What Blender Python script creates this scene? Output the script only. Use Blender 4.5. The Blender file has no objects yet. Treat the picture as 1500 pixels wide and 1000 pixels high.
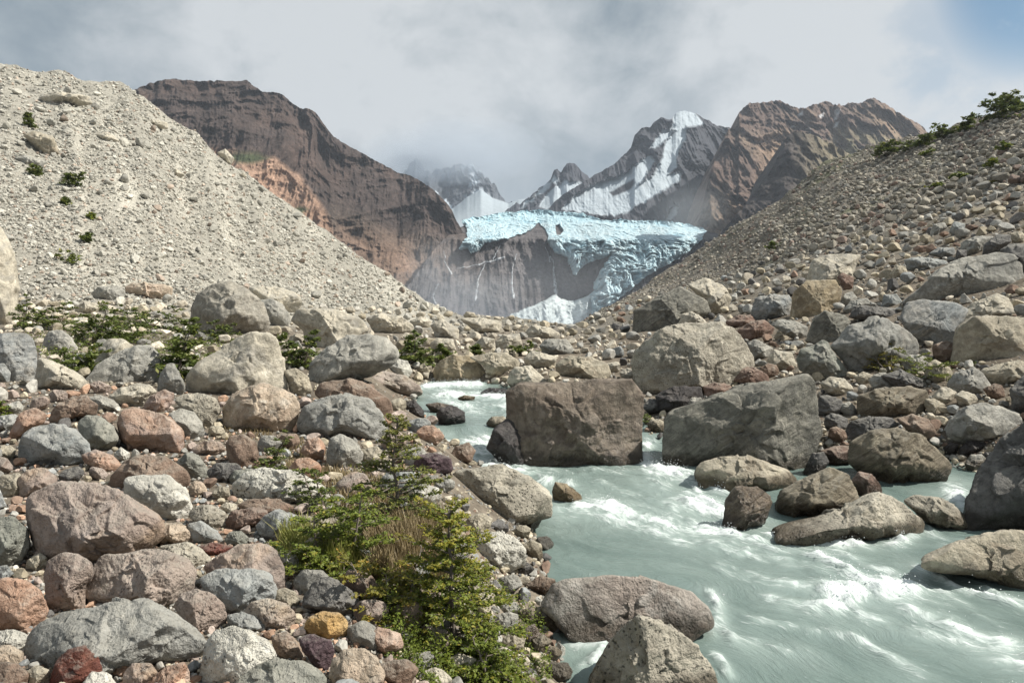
import bpy, math, re
import numpy as np
R = math.radians
rng = np.random.default_rng(7)
scene = bpy.context.scene

# ------------------------------------------------------------------ camera, sky, sun, exposure
CAMZ = 2.2          # camera height above the river, metres
FPX = 1000.0        # focal length in photo pixels (24 mm on 36 mm)
cam_d = bpy.data.cameras.new("camera"); cam = bpy.data.objects.new("camera", cam_d)
scene.collection.objects.link(cam); scene.camera = cam
cam.location = (0, 0, CAMZ); cam.rotation_euler = (R(90), 0, 0)
cam_d.lens = 24; cam_d.sensor_width = 36; cam_d.shift_y = -50/1500
cam_d.clip_start = 0.1; cam_d.clip_end = 6000
scene.render.resolution_x = 1024; scene.render.resolution_y = 682

SUN_EL, SUN_AZ = 47.0, 97.0     # azimuth clockwise from the view direction (+Y) towards +X
sd = (math.cos(R(SUN_EL))*math.sin(R(SUN_AZ)), math.cos(R(SUN_EL))*math.cos(R(SUN_AZ)), math.sin(R(SUN_EL)))
sl = bpy.data.lights.new("sun", 'SUN'); sl.energy = 5.0; sl.angle = R(0.6); sl.color = (1.0, 0.95, 0.86)
sun = bpy.data.objects.new("sun", sl); scene.collection.objects.link(sun)
sun.rotation_euler = (R(90-SUN_EL), 0, R(180-SUN_AZ)); sun.location = (50, 0, 80)

scene.view_settings.view_transform = 'Standard'; scene.view_settings.look = 'None'
scene.view_settings.exposure = 0.50; scene.view_settings.gamma = 1.0
scene.cycles.use_denoising = True
scene.cycles.max_bounces = 5; scene.cycles.diffuse_bounces = 2; scene.cycles.glossy_bounces = 2
scene.cycles.transmission_bounces = 2; scene.cycles.transparent_max_bounces = 8; scene.cycles.volume_bounces = 2

class NT:
    """small helper to write node trees"""
    def __init__(s, tree): s.t = tree; s.n = tree.nodes; s.l = tree.links
    def new(s, typ, **kw):
        n = s.n.new(typ)
        for k, v in kw.items(): setattr(n, k, v)
        return n
    def link(s, a, b): s.l.new(a, b)
    def put(s, sock, v):
        if hasattr(v, 'is_linked') or isinstance(v, bpy.types.NodeSocket): s.l.new(v, sock)
        else: sock.default_value = v
    def math(s, op, a, b=0.0, c=0.0, clamp=False):
        n = s.new('ShaderNodeMath', operation=op, use_clamp=clamp)
        s.put(n.inputs[0], a); s.put(n.inputs[1], b); s.put(n.inputs[2], c); return n.outputs[0]
    def vmath(s, op, a, b=(0, 0, 0)):
        n = s.new('ShaderNodeVectorMath', operation=op); s.put(n.inputs[0], a); s.put(n.inputs[1], b)
        return n.outputs['Value'] if op in ('DOT_PRODUCT', 'LENGTH', 'DISTANCE') else n.outputs['Vector']
    def noise(s, vec, scale, detail=4.0, rough=0.55, dist=0.0):
        n = s.new('ShaderNodeTexNoise'); s.put(n.inputs['Vector'], vec)
        n.inputs['Scale'].default_value = scale; n.inputs['Detail'].default_value = detail
        n.inputs['Roughness'].default_value = rough; n.inputs['Distortion'].default_value = dist
        return n.outputs['Fac']
    def voro(s, vec, scale, feature='F1', rnd=1.0):
        n = s.new('ShaderNodeTexVoronoi', feature=feature); s.put(n.inputs['Vector'], vec)
        n.inputs['Scale'].default_value = scale; n.inputs['Randomness'].default_value = rnd
        return n
    def mapr(s, v, a, b, c=0.0, d=1.0, smooth=True):
        n = s.new('ShaderNodeMapRange', interpolation_type='SMOOTHSTEP' if smooth else 'LINEAR')
        s.put(n.inputs['Value'], v)
        for k, x in zip(('From Min', 'From Max', 'To Min', 'To Max'), (a, b, c, d)): n.inputs[k].default_value = x
        return n.outputs['Result']
    def mix(s, f, a, b, mode='MIX'):
        n = s.new('ShaderNodeMix', data_type='RGBA', blend_type=mode)
        s.put(n.inputs[0], f)
        for i, x in ((6, a), (7, b)):
            if isinstance(x, (tuple, list)) and len(x) == 3: x = (*x, 1.0)
            s.put(n.inputs[i], x)
        return n.outputs[2]

world = bpy.data.worlds.new("World"); scene.world = world; world.use_nodes = True
w = NT(world.node_tree); w.n.clear()
wo = w.new('ShaderNodeOutputWorld'); bg = w.new('ShaderNodeBackground'); w.link(bg.outputs[0], wo.inputs[0])
sky = w.new('ShaderNodeTexSky', sky_type='NISHITA'); sky.sun_disc = False
sky.sun_elevation = R(SUN_EL); sky.sun_rotation = R(SUN_AZ); sky.altitude = 800
gen = w.new('ShaderNodeTexCoord').outputs['Generated']
blue = w.mix(1.0, sky.outputs[0], (0.088, 0.112, 0.108), 'MULTIPLY')
st = w.vmath('MULTIPLY', gen, (1.0, 1.0, 1.35))
n1 = w.noise(st, 2.3, 8, 0.58, 0.25); n2 = w.noise(st, 6.5, 8, 0.6, 0.25)
nn = w.math('ADD', w.math('MULTIPLY', n1, 0.62), w.math('MULTIPLY', n2, 0.38))
def blob(u, v, lo, hi):       # soft patch of cloud around a direction
    d = np.array([(u-750)/FPX, 1.0, (450-v)/FPX]); d /= np.linalg.norm(d)
    return w.mapr(w.vmath('DOT_PRODUCT', w.vmath('NORMALIZE', gen), tuple(d)), lo, hi)
bright = w.math('ADD', w.math('MULTIPLY', w.mapr(nn, 0.38, 0.62), .9), w.math('MULTIPLY', blob(590, 20, .94, 1.0), .55))
bright = w.math('ADD', bright, w.math('MULTIPLY', blob(1310, 100, .93, 1.0), 1.0))
bright = w.math('ADD', bright, w.math('MULTIPLY', blob(790, 270, .965, 1.0), .35))
bright = w.math('SUBTRACT', bright, w.math('MULTIPLY', blob(880, 120, .95, 1.0), .42))
bright = w.math('SUBTRACT', bright, w.math('MULTIPLY', blob(180, 40, .93, 1.0), .02), clamp=True)
cloud = w.mix(bright, (0.275, 0.340, 0.392), (0.700, 0.735, 0.760))
gap = w.math('MULTIPLY', blob(1530, -35, .9915, .9993), w.mapr(n2, 0.34, 0.54))
gap = w.math('MAXIMUM', gap, w.math('MULTIPLY', w.math('MULTIPLY', blob(1415, 80, .990, 1.0), w.mapr(n2, 0.42, 0.60)), .40))
w.link(w.mix(gap, cloud, blue), bg.inputs['Color']); bg.inputs['Strength'].default_value = 0.64

# ------------------------------------------------------------------ maths helpers
def _h(i, j, k):
    n = (i.astype(np.int64)*73856093) ^ (j.astype(np.int64)*19349663) ^ (k.astype(np.int64)*83492791)
    n = (n ^ (n >> 13)) * 1274126177
    return ((n ^ (n >> 16)) & 0xffff).astype(np.float64)/65535.0
def vnoise(p):
    """value-gradient like noise in -1..1 for (N,3) points"""
    p = np.asarray(p, float); i = np.floor(p).astype(np.int64); f = p-i
    u = f*f*f*(f*(f*6-15)+10)
    out = 0
    for dx in (0, 1):
        wx = u[:, 0] if dx else 1-u[:, 0]
        for dy in (0, 1):
            wy = u[:, 1] if dy else 1-u[:, 1]
            for dz in (0, 1):
                wz = u[:, 2] if dz else 1-u[:, 2]
                out = out + wx*wy*wz*_h(i[:, 0]+dx, i[:, 1]+dy, i[:, 2]+dz)
    return out*2-1
def fbm(p, octv=5, gain=0.5, lac=2.03, ridged=False):
    p = np.asarray(p, float); a = 1.0; s = 0; t = 0
    for o in range(octv):
        n = vnoise(p+o*17.3)
        if ridged: n = 1-2*np.abs(n)
        s = s+a*n; t += a; a *= gain; p = p*lac
    return s/t
def sstep(a, b, x):
    t = np.clip((x-a)/(b-a), 0, 1); return t*t*(3-2*t)
def inpoly(u, v, poly):
    c = np.zeros(np.shape(u), bool); n = len(poly)
    for i in range(n):
        x1, y1 = poly[i]; x2, y2 = poly[(i+1) % n]
        if y1 == y2: continue
        c ^= ((y1 > v) != (y2 > v)) & (u < (x2-x1)*(v-y1)/(y2-y1)+x1)
    return c
def polydist(u, v, poly, closed=True):
    d = np.full(np.shape(u), 1e9); n = len(poly)
    for i in range(n if closed else n-1):
        x1, y1 = poly[i]; x2, y2 = poly[(i+1) % n]; dx, dy = x2-x1, y2-y1
        t = np.clip(((u-x1)*dx+(v-y1)*dy)/(dx*dx+dy*dy+1e-9), 0, 1)
        d = np.minimum(d, np.hypot(u-x1-t*dx, v-y1-t*dy))
    return d
def softpoly(u, v, poly, wd):
    d = polydist(u, v, poly); return np.where(inpoly(u, v, poly), np.clip(.5+d/wd/2, 0, 1), np.clip(.5-d/wd/2, 0, 1))

def mesh_obj(name, V, F, mat=None, parent=None, col=None, smooth=False, attrs=None, kind=None):
    """V (N,3); F list of face index arrays (each (M,3) or (M,4)); one mesh object"""
    me = bpy.data.meshes.new(name); V = np.asarray(V, np.float32)
    Fs = F if isinstance(F, list) else [F]
    Fs = [np.asarray(f, np.int32) for f in Fs if len(f)]
    loops = np.concatenate([f.ravel() for f in Fs]); cnt = np.concatenate([np.full(len(f), f.shape[1], np.int32) for f in Fs])
    start = np.concatenate([[0], np.cumsum(cnt)[:-1]]).astype(np.int32)
    me.vertices.add(len(V)); me.vertices.foreach_set('co', V.ravel())
    me.loops.add(len(loops)); me.loops.foreach_set('vertex_index', loops)
    me.polygons.add(len(cnt)); me.polygons.foreach_set('loop_start', start)
    me.polygons.foreach_set('use_smooth', np.full(len(cnt), bool(smooth)))
    if col is not None:
        a = me.attributes.new('col', 'FLOAT_COLOR', 'POINT')
        c = np.ones((len(V), 4), np.float32); c[:, :3] = col; a.data.foreach_set('color', c.ravel())
    for k, x in (attrs or {}).items():
        a = me.attributes.new(k, 'FLOAT', 'POINT'); a.data.foreach_set('value', np.asarray(x, np.float32))
    me.update(calc_edges=True); me.validate()
    o = bpy.data.objects.new(name, me); scene.collection.objects.link(o)
    if mat: me.materials.append(mat)
    if parent: o.parent = parent
    if kind: o['kind'] = kind
    return o
def tag(o, label, cat, group=None):
    o['label'] = label; o['category'] = cat
    if group: o['group'] = group
    return o
def grid_faces(nr, nc):
    i = np.arange(nr-1)[:, None]*nc+np.arange(nc-1)[None, :]
    return np.stack([i, i+1, i+1+nc, i+nc], -1).reshape(-1, 4)
def unproj(u, v, Y):
    return np.stack([(u-750)/FPX*Y, Y, CAMZ+(450-v)/FPX*Y], -1)
_ICO = {}
def ico(level):
    if level in _ICO: return _ICO[level]
    if level == 0:
        t = (1+5**.5)/2
        V = np.array([(-1, t, 0), (1, t, 0), (-1, -t, 0), (1, -t, 0), (0, -1, t), (0, 1, t), (0, -1, -t), (0, 1, -t), (t, 0, -1), (t, 0, 1), (-t, 0, -1), (-t, 0, 1)], float)
        F = np.array([(0, 11, 5), (0, 5, 1), (0, 1, 7), (0, 7, 10), (0, 10, 11), (1, 5, 9), (5, 11, 4), (11, 10, 2), (10, 7, 6), (7, 1, 8), (3, 9, 4), (3, 4, 2), (3, 2, 6), (3, 6, 8), (3, 8, 9), (4, 9, 5), (2, 4, 11), (6, 2, 10), (8, 6, 7), (9, 8, 1)])
    else:
        V, F = ico(level-1); n = len(V)
        E = np.concatenate([F[:, [0, 1]], F[:, [1, 2]], F[:, [2, 0]]]); E.sort(axis=1)
        U, inv = np.unique(E, axis=0, return_inverse=True); inv = inv.ravel()
        m = (V[U[:, 0]]+V[U[:, 1]])/2; V = np.concatenate([V, m]); k = len(F)
        a, b, c = inv[:k]+n, inv[k:2*k]+n, inv[2*k:]+n
        F = np.concatenate([np.stack([F[:, 0], a, c], 1), np.stack([F[:, 1], b, a], 1), np.stack([F[:, 2], c, b], 1), np.stack([a, b, c], 1)])
    V = V/np.linalg.norm(V, axis=1)[:, None]
    _ICO[level] = (V, F); return V, F

# ------------------------------------------------------------------ materials
def new_mat(name):
    m = bpy.data.materials.new(name); m.use_nodes = True; t = NT(m.node_tree); t.n.clear()
    out = t.new('ShaderNodeOutputMaterial'); bs = t.new('ShaderNodeBsdfPrincipled'); t.link(bs.outputs[0], out.inputs['Surface'])
    return m, t, bs, out
def bump(t, bs, h, dist, strength=1.0):
    b = t.new('ShaderNodeBump'); b.inputs['Distance'].default_value = dist; b.inputs['Strength'].default_value = strength
    t.put(b.inputs['Height'], h); t.link(b.outputs[0], bs.inputs['Normal'])
ALB = 1.0
def rock_mat(name, base, alt, speck=(.05, .05, .05), amount=.35, light=None, strata=0.0, ring=0.0, rough=.92, scale=1.0, wet=0.0, patch=None):
    m, t, bs, out = new_mat(name)
    base, alt = tuple(x*ALB for x in base), tuple(x*ALB for x in alt); light = light and tuple(x*ALB*1.1 for x in light); patch = patch and tuple(x*ALB for x in patch)
    oc = t.new('ShaderNodeTexCoord').outputs['Object']; oi = t.new('ShaderNodeObjectInfo').outputs['Random']
    off = t.new('ShaderNodeCombineXYZ'); t.put(off.inputs[0], t.math('MULTIPLY', oi, 61.0)); t.put(off.inputs[1], t.math('MULTIPLY', oi, 37.0))
    p = t.vmath('ADD', oc, off.outputs[0])
    big = t.noise(p, 1.6*scale, 5, .6, .4); mid = t.noise(p, 9*scale, 6, .65, .3); fine = t.noise(p, 55*scale, 4, .7)
    c = t.mix(t.mapr(big, .36, .66), base, alt)
    if patch: c = t.mix(t.math('MULTIPLY', t.mapr(t.noise(p, 1.1*scale, 3, .5, 1.2), .52, .62), .8), c, patch)
    c = t.mix(t.mapr(mid, .42, .66, 0, .70), c, tuple(x*.50 for x in base))
    med = t.noise(p, 4.2*scale, 3, .55, .5); c = t.mix(t.mapr(med, .50, .62, 0, .24), c, tuple(x*.62 for x in alt))
    if light: c = t.mix(t.mapr(t.noise(p, 5*scale, 6, .7, .6), .54, .66, 0, .65), c, light)
    if strata:
        rot = t.new('ShaderNodeVectorRotate', rotation_type='EULER_XYZ'); t.link(p, rot.inputs['Vector']); rot.inputs['Rotation'].default_value = (.5, .55, .2)
        sv = t.vmath('MULTIPLY', rot.outputs[0], (1.0, 1.0, 9.0)); sn = t.noise(sv, 2.2*scale, 6, .65, .6)
        c = t.mix(t.mapr(sn, .42, .62, 0, strata), c, tuple(x*.45 for x in base))
    st1 = t.noise(p, 3.1*scale, 7, .72, .8); c = t.mix(t.mapr(st1, .50, .60, 0, .42), c, tuple(x*.42 for x in base)); c = t.mix(t.mapr(st1, .46, .36, 0, .35), c, tuple(min(.8, x*1.22+.03) for x in base))
    sp = t.voro(p, 46*scale).outputs['Distance']
    spm = t.math('MULTIPLY', t.mapr(sp, .30, .16), t.mapr(t.noise(p, 3.3*scale, 3, .6), .40, .60))
    c = t.mix(t.math('MULTIPLY', spm, amount), c, speck)
    c = t.mix(t.math('MULTIPLY', t.mapr(fine, .56, .70), min(1, amount*1.2)), c, speck)
    c = t.mix(t.mapr(fine, .42, .30, 0, .35), c, tuple(min(.8, x*1.5+.04) for x in base))
    if ring:
        wv = t.vmath('ADD', p, t.vmath('MULTIPLY', t.vmath('SUBTRACT', t.new('ShaderNodeTexNoise').outputs['Color'], (.5, .5, .5)), (.10, .10, .10)))
        rv = t.voro(wv, 4.2*scale)
        thr = t.math('MULTIPLY_ADD', t.math('FRACT', t.math('MULTIPLY', t.vmath('DOT_PRODUCT', rv.outputs['Color'], (3.1, 5.7, 2.3)), 1.0)), .34, .05)
        rr = t.mapr(t.math('ABSOLUTE', t.math('SUBTRACT', rv.outputs['Distance'], thr)), .045, .012)
        on = t.mapr(t.vmath('DOT_PRODUCT', rv.outputs['Color'], (1, 0, 0)), .60, .62)
        c = t.mix(t.math('MULTIPLY', t.math('MULTIPLY', rr, on), t.math('MULTIPLY', t.mapr(mid, .4, .6), ring)), c, (.05, .05, .05))
    # pale dust on what faces up, a little age
    nz = t.new('ShaderNodeSeparateXYZ'); t.link(t.new('ShaderNodeNewGeometry').outputs['Normal'], nz.inputs[0])
    if not wet: c = t.mix(t.math('MULTIPLY', t.mapr(nz.outputs[2], .45, .95), t.mapr(mid, .35, .6, .05, .30)), c, (.45, .425, .36))
    # the wet band just above the stream
    pw = t.new('ShaderNodeSeparateXYZ'); t.link(t.new('ShaderNodeNewGeometry').outputs['Position'], pw.inputs[0])
    lvl = t.math('MAXIMUM', t.math('MULTIPLY', t.math('SUBTRACT', pw.outputs[1], 6.5), .055), 0.0)
    wetm = t.mapr(t.math('ADD', t.math('SUBTRACT', pw.outputs[2], lvl), t.math('MULTIPLY', mid, -.20)), .12, .0)
    wetm = t.math('MULTIPLY', wetm, t.mapr(pw.outputs[1], 16, 15))
    c = t.mix(wetm, c, t.mix(1.0, c, (.34, .31, .28), 'MULTIPLY'))
    t.link(c, bs.inputs['Base Color']); t.link(t.mapr(wetm, 0, 1, rough, .3), bs.inputs['Roughness'])
    bs.inputs['Specular IOR Level'].default_value = .25 if not wet else .6
    if wet:
        pz = t.new('ShaderNodeSeparateXYZ'); t.link(t.new('ShaderNodeNewGeometry').outputs['Position'], pz.inputs[0])
        t.link(t.mapr(t.math('ADD', pz.outputs[2], t.math('MULTIPLY', mid, .5)), .5, 1.2, .28, .85), bs.inputs['Roughness'])
    hh = t.math('ADD', t.math('MULTIPLY', mid, .8), t.math('MULTIPLY', fine, .28))
    hh = t.math('SUBTRACT', hh, t.math('MULTIPLY', spm, .12))
    if strata: hh = t.math('ADD', hh, t.math('MULTIPLY', sn, 1.2*strata))
    bump(t, bs, hh, .060/scale, 1.0)
    return m
def attr_mat(name, scale=30.0, contrast=.35, rough=.95, bumpd=.01, spec=.2, noise2=None):
    m, t, bs, out = new_mat(name)
    a = t.new('ShaderNodeAttribute', attribute_name='col').outputs['Color']
    p = t.new('ShaderNodeNewGeometry').outputs['Position']
    n = t.noise(p, scale, 6, .65)
    k = t.mapr(n, .3, .7, 1-contrast, 1+contrast, smooth=False)
    if noise2:
        k = t.math('MULTIPLY', k, t.mapr(t.noise(p, noise2, 5, .7, .4), .3, .7, 1-contrast, 1+contrast, smooth=False))
    cc = t.new('ShaderNodeCombineXYZ')
    for i in range(3): t.put(cc.inputs[i], k)
    t.link(t.mix(1.0, a, cc.outputs[0], 'MULTIPLY'), bs.inputs['Base Color'])
    bs.inputs['Roughness'].default_value = rough; bs.inputs['Specular IOR Level'].default_value = spec
    bump(t, bs, n, bumpd); return m

MAT = {}
MAT['cream'] = rock_mat('cream_granite', (.56, .51, .41), (.47, .43, .35), amount=.16, light=(.62, .58, .49), patch=(.36, .34, .30))
MAT['dome'] = rock_mat('banded_granite', (.40, .37, .31), (.33, .31, .27), amount=.2, strata=.5, light=(.5, .47, .4))
MAT['grey'] = rock_mat('grey_granite', (.40, .385, .34), (.33, .325, .295), amount=.32, light=(.52, .50, .44), patch=(.25, .245, .225))
MAT['greyring'] = rock_mat('grey_lichen_rock', (.35, .345, .315), (.30, .30, .28), amount=.5, light=(.36, .35, .32), ring=.9, patch=(.33, .31, .27))
MAT['bluegrey'] = rock_mat('blue_grey_rock', (.315, .335, .33), (.37, .37, .35), amount=.2, ring=.8, light=(.38, .39, .38))
MAT['bluestrata'] = rock_mat('layered_grey_rock', (.34, .36, .36), (.40, .38, .34), amount=.15, strata=.55)
MAT['greygreen'] = rock_mat('grey_green_rock', (.25, .26, .225), (.32, .31, .27), amount=.3, light=(.40, .39, .33))
MAT['tan'] = rock_mat('tan_granite', (.46, .41, .315), (.39, .35, .275), amount=.35, light=(.52, .47, .37), patch=(.28, .23, .17))
MAT['goldtan'] = rock_mat('golden_granite', (.43, .35, .23), (.34, .29, .21), amount=.2, light=(.5, .44, .33), patch=(.2, .16, .11))
MAT['salmon'] = rock_mat('salmon_rock', (.47, .285, .195), (.42, .31, .245), amount=.22, light=(.52, .42, .35), patch=(.36, .30, .27))
MAT['salmoncream'] = rock_mat('salmon_cream_granite', (.52, .43, .33), (.50, .38, .29), amount=.2, ring=.6, light=(.6, .55, .47))
MAT['pink'] = rock_mat('pinkish_rock', (.40, .315, .265), (.34, .285, .25), amount=.35, ring=.5, light=(.44, .38, .34), patch=(.40, .29, .20))
MAT['pinkspeck'] = rock_mat('speckled_pink_rock', (.42, .345, .295), (.35, .30, .255), amount=.6, light=(.46, .42, .36), patch=(.42, .33, .22))
MAT['slabpink'] = rock_mat('weathered_river_slab', (.32, .27, .235), (.40, .385, .35), amount=.5, light=(.50, .47, .43), patch=(.19, .13, .10), scale=.7)
MAT['brown'] = rock_mat('brown_rock', (.23, .16, .12), (.29, .22, .17), amount=.25, light=(.36, .31, .26))
MAT['wetbrown'] = rock_mat('wet_brown_rock', (.150, .115, .085), (.235, .195, .15), amount=.4, light=(.29, .245, .20), wet=1, patch=(.04, .027, .018))
MAT['redbrown'] = rock_mat('red_brown_rock', (.24, .155, .12), (.29, .215, .175), amount=.3, light=(.36, .28, .24), strata=.3)
MAT['darkred'] = rock_mat('dark_red_rock', (.14, .045, .035), (.20, .08, .055), amount=.2, strata=.5, rough=.6)
MAT['purple'] = rock_mat('purple_striped_rock', (.13, .085, .095), (.18, .13, .14), amount=.1, strata=.7, rough=.7)
MAT['white'] = rock_mat('white_granite', (.62, .60, .53), (.56, .54, .48), amount=.35, light=(.68, .66, .6), ring=.6)
MAT['whitespeck'] = rock_mat('black_speckled_white_rock', (.60, .58, .51), (.53, .51, .45), amount=.95, speck=(.03, .03, .03), scale=.62)
MAT['specktan'] = rock_mat('black_speckled_tan_rock', (.46, .42, .34), (.38, .35, .29), amount=.85, speck=(.035, .035, .03), light=(.64, .60, .50), scale=.65)
MAT['ochre'] = rock_mat('ochre_rock', (.52, .32, .12), (.52, .38, .20), amount=.12, rough=.8)
MAT['dark'] = rock_mat('dark_grey_and_shade_rock', (.125, .12, .115), (.17, .165, .155), amount=.3, light=(.24, .23, .21), rough=.8)  # shade is put into this colour for the boulder at the right edge
MAT['slate'] = rock_mat('dark_layered_block', (.20, .195, .17), (.33, .315, .265), amount=.45, strata=.45, light=(.36, .34, .28), speck=(.05, .05, .045))
MAT['blackwetshade'] = rock_mat('wet_and_shade_black_rock', (.035, .03, .03), (.06, .05, .045), amount=.2, wet=1, light=(.10, .09, .08))  # black also stands in for shade on the rock under the rough boulder
MAT['striated'] = rock_mat('striped_brown_rock', (.20, .155, .11), (.25, .20, .15), amount=.2, strata=.8, wet=1, light=(.3, .25, .19))
MAT['layered'] = rock_mat('layered_tan_rock', (.30, .26, .19), (.22, .185, .14), amount=.3, strata=.8, light=(.42, .38, .29))
COLNAME = dict(cream=(.50, .45, .365), grey=(.33, .32, .29), bluegrey=(.285, .295, .29), tan=(.41, .36, .27), salmon=(.44, .29, .205), pink=(.37, .305, .265), brown=(.24, .17, .13), dark=(.14, .135, .13), white=(.50, .475, .42))
# ------------------------------------------------------------------ the ground as a height field
# columns: photo column -> list of (distance, photo row) of bare ground along that line of sight
COLS = {
 -900: [(1, 1980), (2, 1205), (3, 955), (4, 825), (6, 680), (9, 560), (14, 480), (22, 400), (60, 10), (90, -80)],
 -300: [(1, 1980), (2, 1205), (3, 955), (4, 822), (6, 690), (9, 585), (13, 527), (19, 485), (26, 455), (80, 60), (95, 10)],
 0: [(1, 1980), (2, 1205), (3, 955), (4, 820), (6, 690), (9, 592), (13, 535), (20, 495), (30, 470), (40, 425), (105, 87)],
 100: [(1, 1980), (2, 1205), (3, 955), (4, 820), (6, 690), (9, 592), (13, 535), (20, 495), (31, 470), (42, 425), (110, 108)],
 200: [(1, 1980), (2, 1205), (3, 955), (4, 820), (6, 692), (9, 594), (13, 537), (20, 497), (32, 471), (45, 427), (118, 130)],
 300: [(1, 1980), (2, 1205), (3, 955), (4, 820), (6, 694), (9, 597), (13, 539), (20, 499), (34, 472), (50, 430), (128, 208)],
 400: [(1, 1980), (2, 1205), (3, 958), (4, 822), (6, 697), (9, 600), (13, 541), (20, 500), (38, 471), (60, 430), (140, 287)],
 500: [(1, 1980), (2, 1205), (3, 965), (4, 828), (6, 702), (9, 606), (13, 545), (20, 502), (42, 471), (75, 440), (152, 358)],
 600: [(1, 1980), (2, 1225), (3, 985), (4, 842), (6, 712), (9, 613), (13, 550), (20, 505), (48, 471), (100, 448), (165, 426)],
 660: [(1, 1980), (2, 1230), (3, 990), (4, 850), (6, 715), (9, 618), (13, 555), (20, 508), (50, 475), (110, 464), (160, 462)],
 720: [(1, 2000), (2, 1250), (3, 1010), (4, 862), (6, 722), (9, 625), (13, 562), (20, 510), (50, 476), (90, 472), (110, 473)],
 800: [(1, 2000), (2, 1250), (4, 880), (6, 735), (9, 635), (13, 566), (20, 512), (30, 495), (60, 482), (85, 479), (100, 480)],
 850: [(1, 2000), (4, 890), (6, 740), (9, 638), (13, 568), (20, 513), (30, 498), (60, 485), (100, 479), (110, 479)],
 1000: [(1, 2000), (4, 900), (6, 745), (9.3, 645), (13, 578), (20, 510), (30, 476), (45, 450), (80, 428), (140, 386)],
 1200: [(1, 2000), (4, 900), (6, 745), (7.3, 722), (9, 650), (12, 572), (17, 492), (25, 435), (40, 385), (70, 325), (120, 248)],
 1350: [(1, 2000), (4, 900), (6, 745), (7.5, 705), (9, 645), (12, 552), (16, 475), (22, 415), (34, 360), (60, 285), (108, 198)],
 1500: [(1, 2000), (4, 900), (6, 745), (7.0, 712), (8.5, 650), (12, 520), (16, 435), (22, 370), (35, 300), (58, 225), (95, 148)],
 1800: [(1, 2000), (4, 850), (6, 700), (9, 560), (13, 450), (18, 370), (28, 270), (50, 150), (75, 20)],
 2500: [(1, 1900), (4, 760), (6, 600), (9, 460), (13, 340), (18, 250), (28, 120), (50, -60), (65, -150)],
}
cu = np.array(sorted(COLS)); UG = np.arange(-900, 2501, 5.0); YG = np.exp(np.linspace(math.log(.7), math.log(330), 460)); LG = np.log(YG)
crestY = np.array([COLS[c][-1][0] for c in cu], float)
# z along each column as a function of a depth scaled so that all crests line up
SC = np.interp(UG, cu, crestY)
Z = np.zeros((len(UG), len(YG)))
def colz(c, Y):
    pts = np.array(COLS[c], float); yy = pts[:, 0]; zz = CAMZ+(450-pts[:, 1])/FPX*yy
    z = np.interp(np.log(Y), np.log(yy), zz)
    k = len(yy)-1                                   # linear in true distance on the slopes
    z = np.where(Y > yy[0], np.interp(Y, yy, zz), zz[0])
    over = Y > yy[-1]
    z = np.where(over, zz[-1]-(Y-yy[-1])*.5, z)
    return z
for i, u in enumerate(UG):
    j = np.clip(np.searchsorted(cu, u)-1, 0, len(cu)-2); f = (u-cu[j])/(cu[j+1]-cu[j]); f = np.clip(f, 0, 1)
    # match crest to crest, near field to near field
    s = SC[i]; w = np.clip(np.log(YG/3)/np.log(s/3), 0, 1)
    za = colz(cu[j], YG*(crestY[j]/s)**w)-CAMZ; zb = colz(cu[j+1], YG*(crestY[j+1]/s)**w)-CAMZ
    za = za*(s/crestY[j])**w; zb = zb*(s/crestY[j+1])**w
    Z[i] = CAMZ+(1-f)*za+f*zb
def blur(a, n, ax):
    for _ in range(n):
        p = np.take(a, [0], ax); q = np.take(a, [-1], ax)
        b = np.concatenate([p, a, q], ax); m = a.shape[ax]
        a = (np.take(b, range(0, m), ax)+2*a+np.take(b, range(2, m+2), ax))/4
    return a
Vg = 450-(Z-CAMZ)/YG*FPX
Vg = blur(blur(Vg, 10, 0), 4, 1)
Z = CAMZ+(450-Vg)/FPX*YG
# river: water level and banks
def zwater(Y): return np.interp(Y, [0, 7, 8.4, 9.2, 10.2, 10.9, 12.3, 12.9, 15, 20], [0, .0, .12, .14, .17, .30, .34, .42, .50, .52])
def XL(Y): return np.interp(Y, [0, 3, 4, 4.9, 6.3, 7.2, 8.9, 10.2, 12.5, 14.5, 15.6, 17], [.3, .22, .16, .15, .13, -.07, -.53, -1.1, -1.9, -2.25, -1.9, -1.0])
def XR(Y): return np.interp(Y, [0, 4, 5.5, 6.6, 7.3, 7.6, 9.2, 9.4, 10.5, 12, 13.5, 15, 15.6, 17], [7, 6, 5.6, 5.2, 5.6, 5.9, 5.9, 2.7, 2.3, 2.0, .5, -.2, -1.2, -1.0])
UU, YY = np.meshgrid(UG, YG, indexing='ij'); XX = (UU-750)/FPX*YY
zw = zwater(YY)
dl = XL(YY)-XX; dr = XX-XR(YY); dout = np.maximum(dl, dr); end = YY > 15.8
dout = np.where(end, np.maximum(dout, (YY-15.8)), dout)
bank = sstep(-.05, .9, dout)
Z = np.where(YY < 24, zw-.45+(np.maximum(Z, zw+.12)-zw+.45)*np.where(dout > -.6, sstep(-.6, 0, dout)*.55+bank*.45, 0), Z)
nz = fbm(np.stack([XX.ravel()/2.2, YY.ravel()/2.2, 0*XX.ravel()], -1), 4).reshape(XX.shape)*np.clip(.05+.004*YY, 0, .4)
nz += fbm(np.stack([XX.ravel()/14, YY.ravel()/14, 9+0*XX.ravel()], -1), 4).reshape(XX.shape)*np.clip((YY-25)/60, 0, 1)*1.6
gq = np.stack([UU.ravel()/70+.35*np.log(YY.ravel())*2, np.log(YY.ravel())*.9, 0*UU.ravel()], -1)
gul = fbm(gq, 4, .55, ridged=True).reshape(XX.shape)
nz += gul*np.clip((YY-32)/60, 0, 1)*1.15*sstep(1.0, 12, Z)*sstep(-.05, .25, LG[None]*0+1.0)
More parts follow.
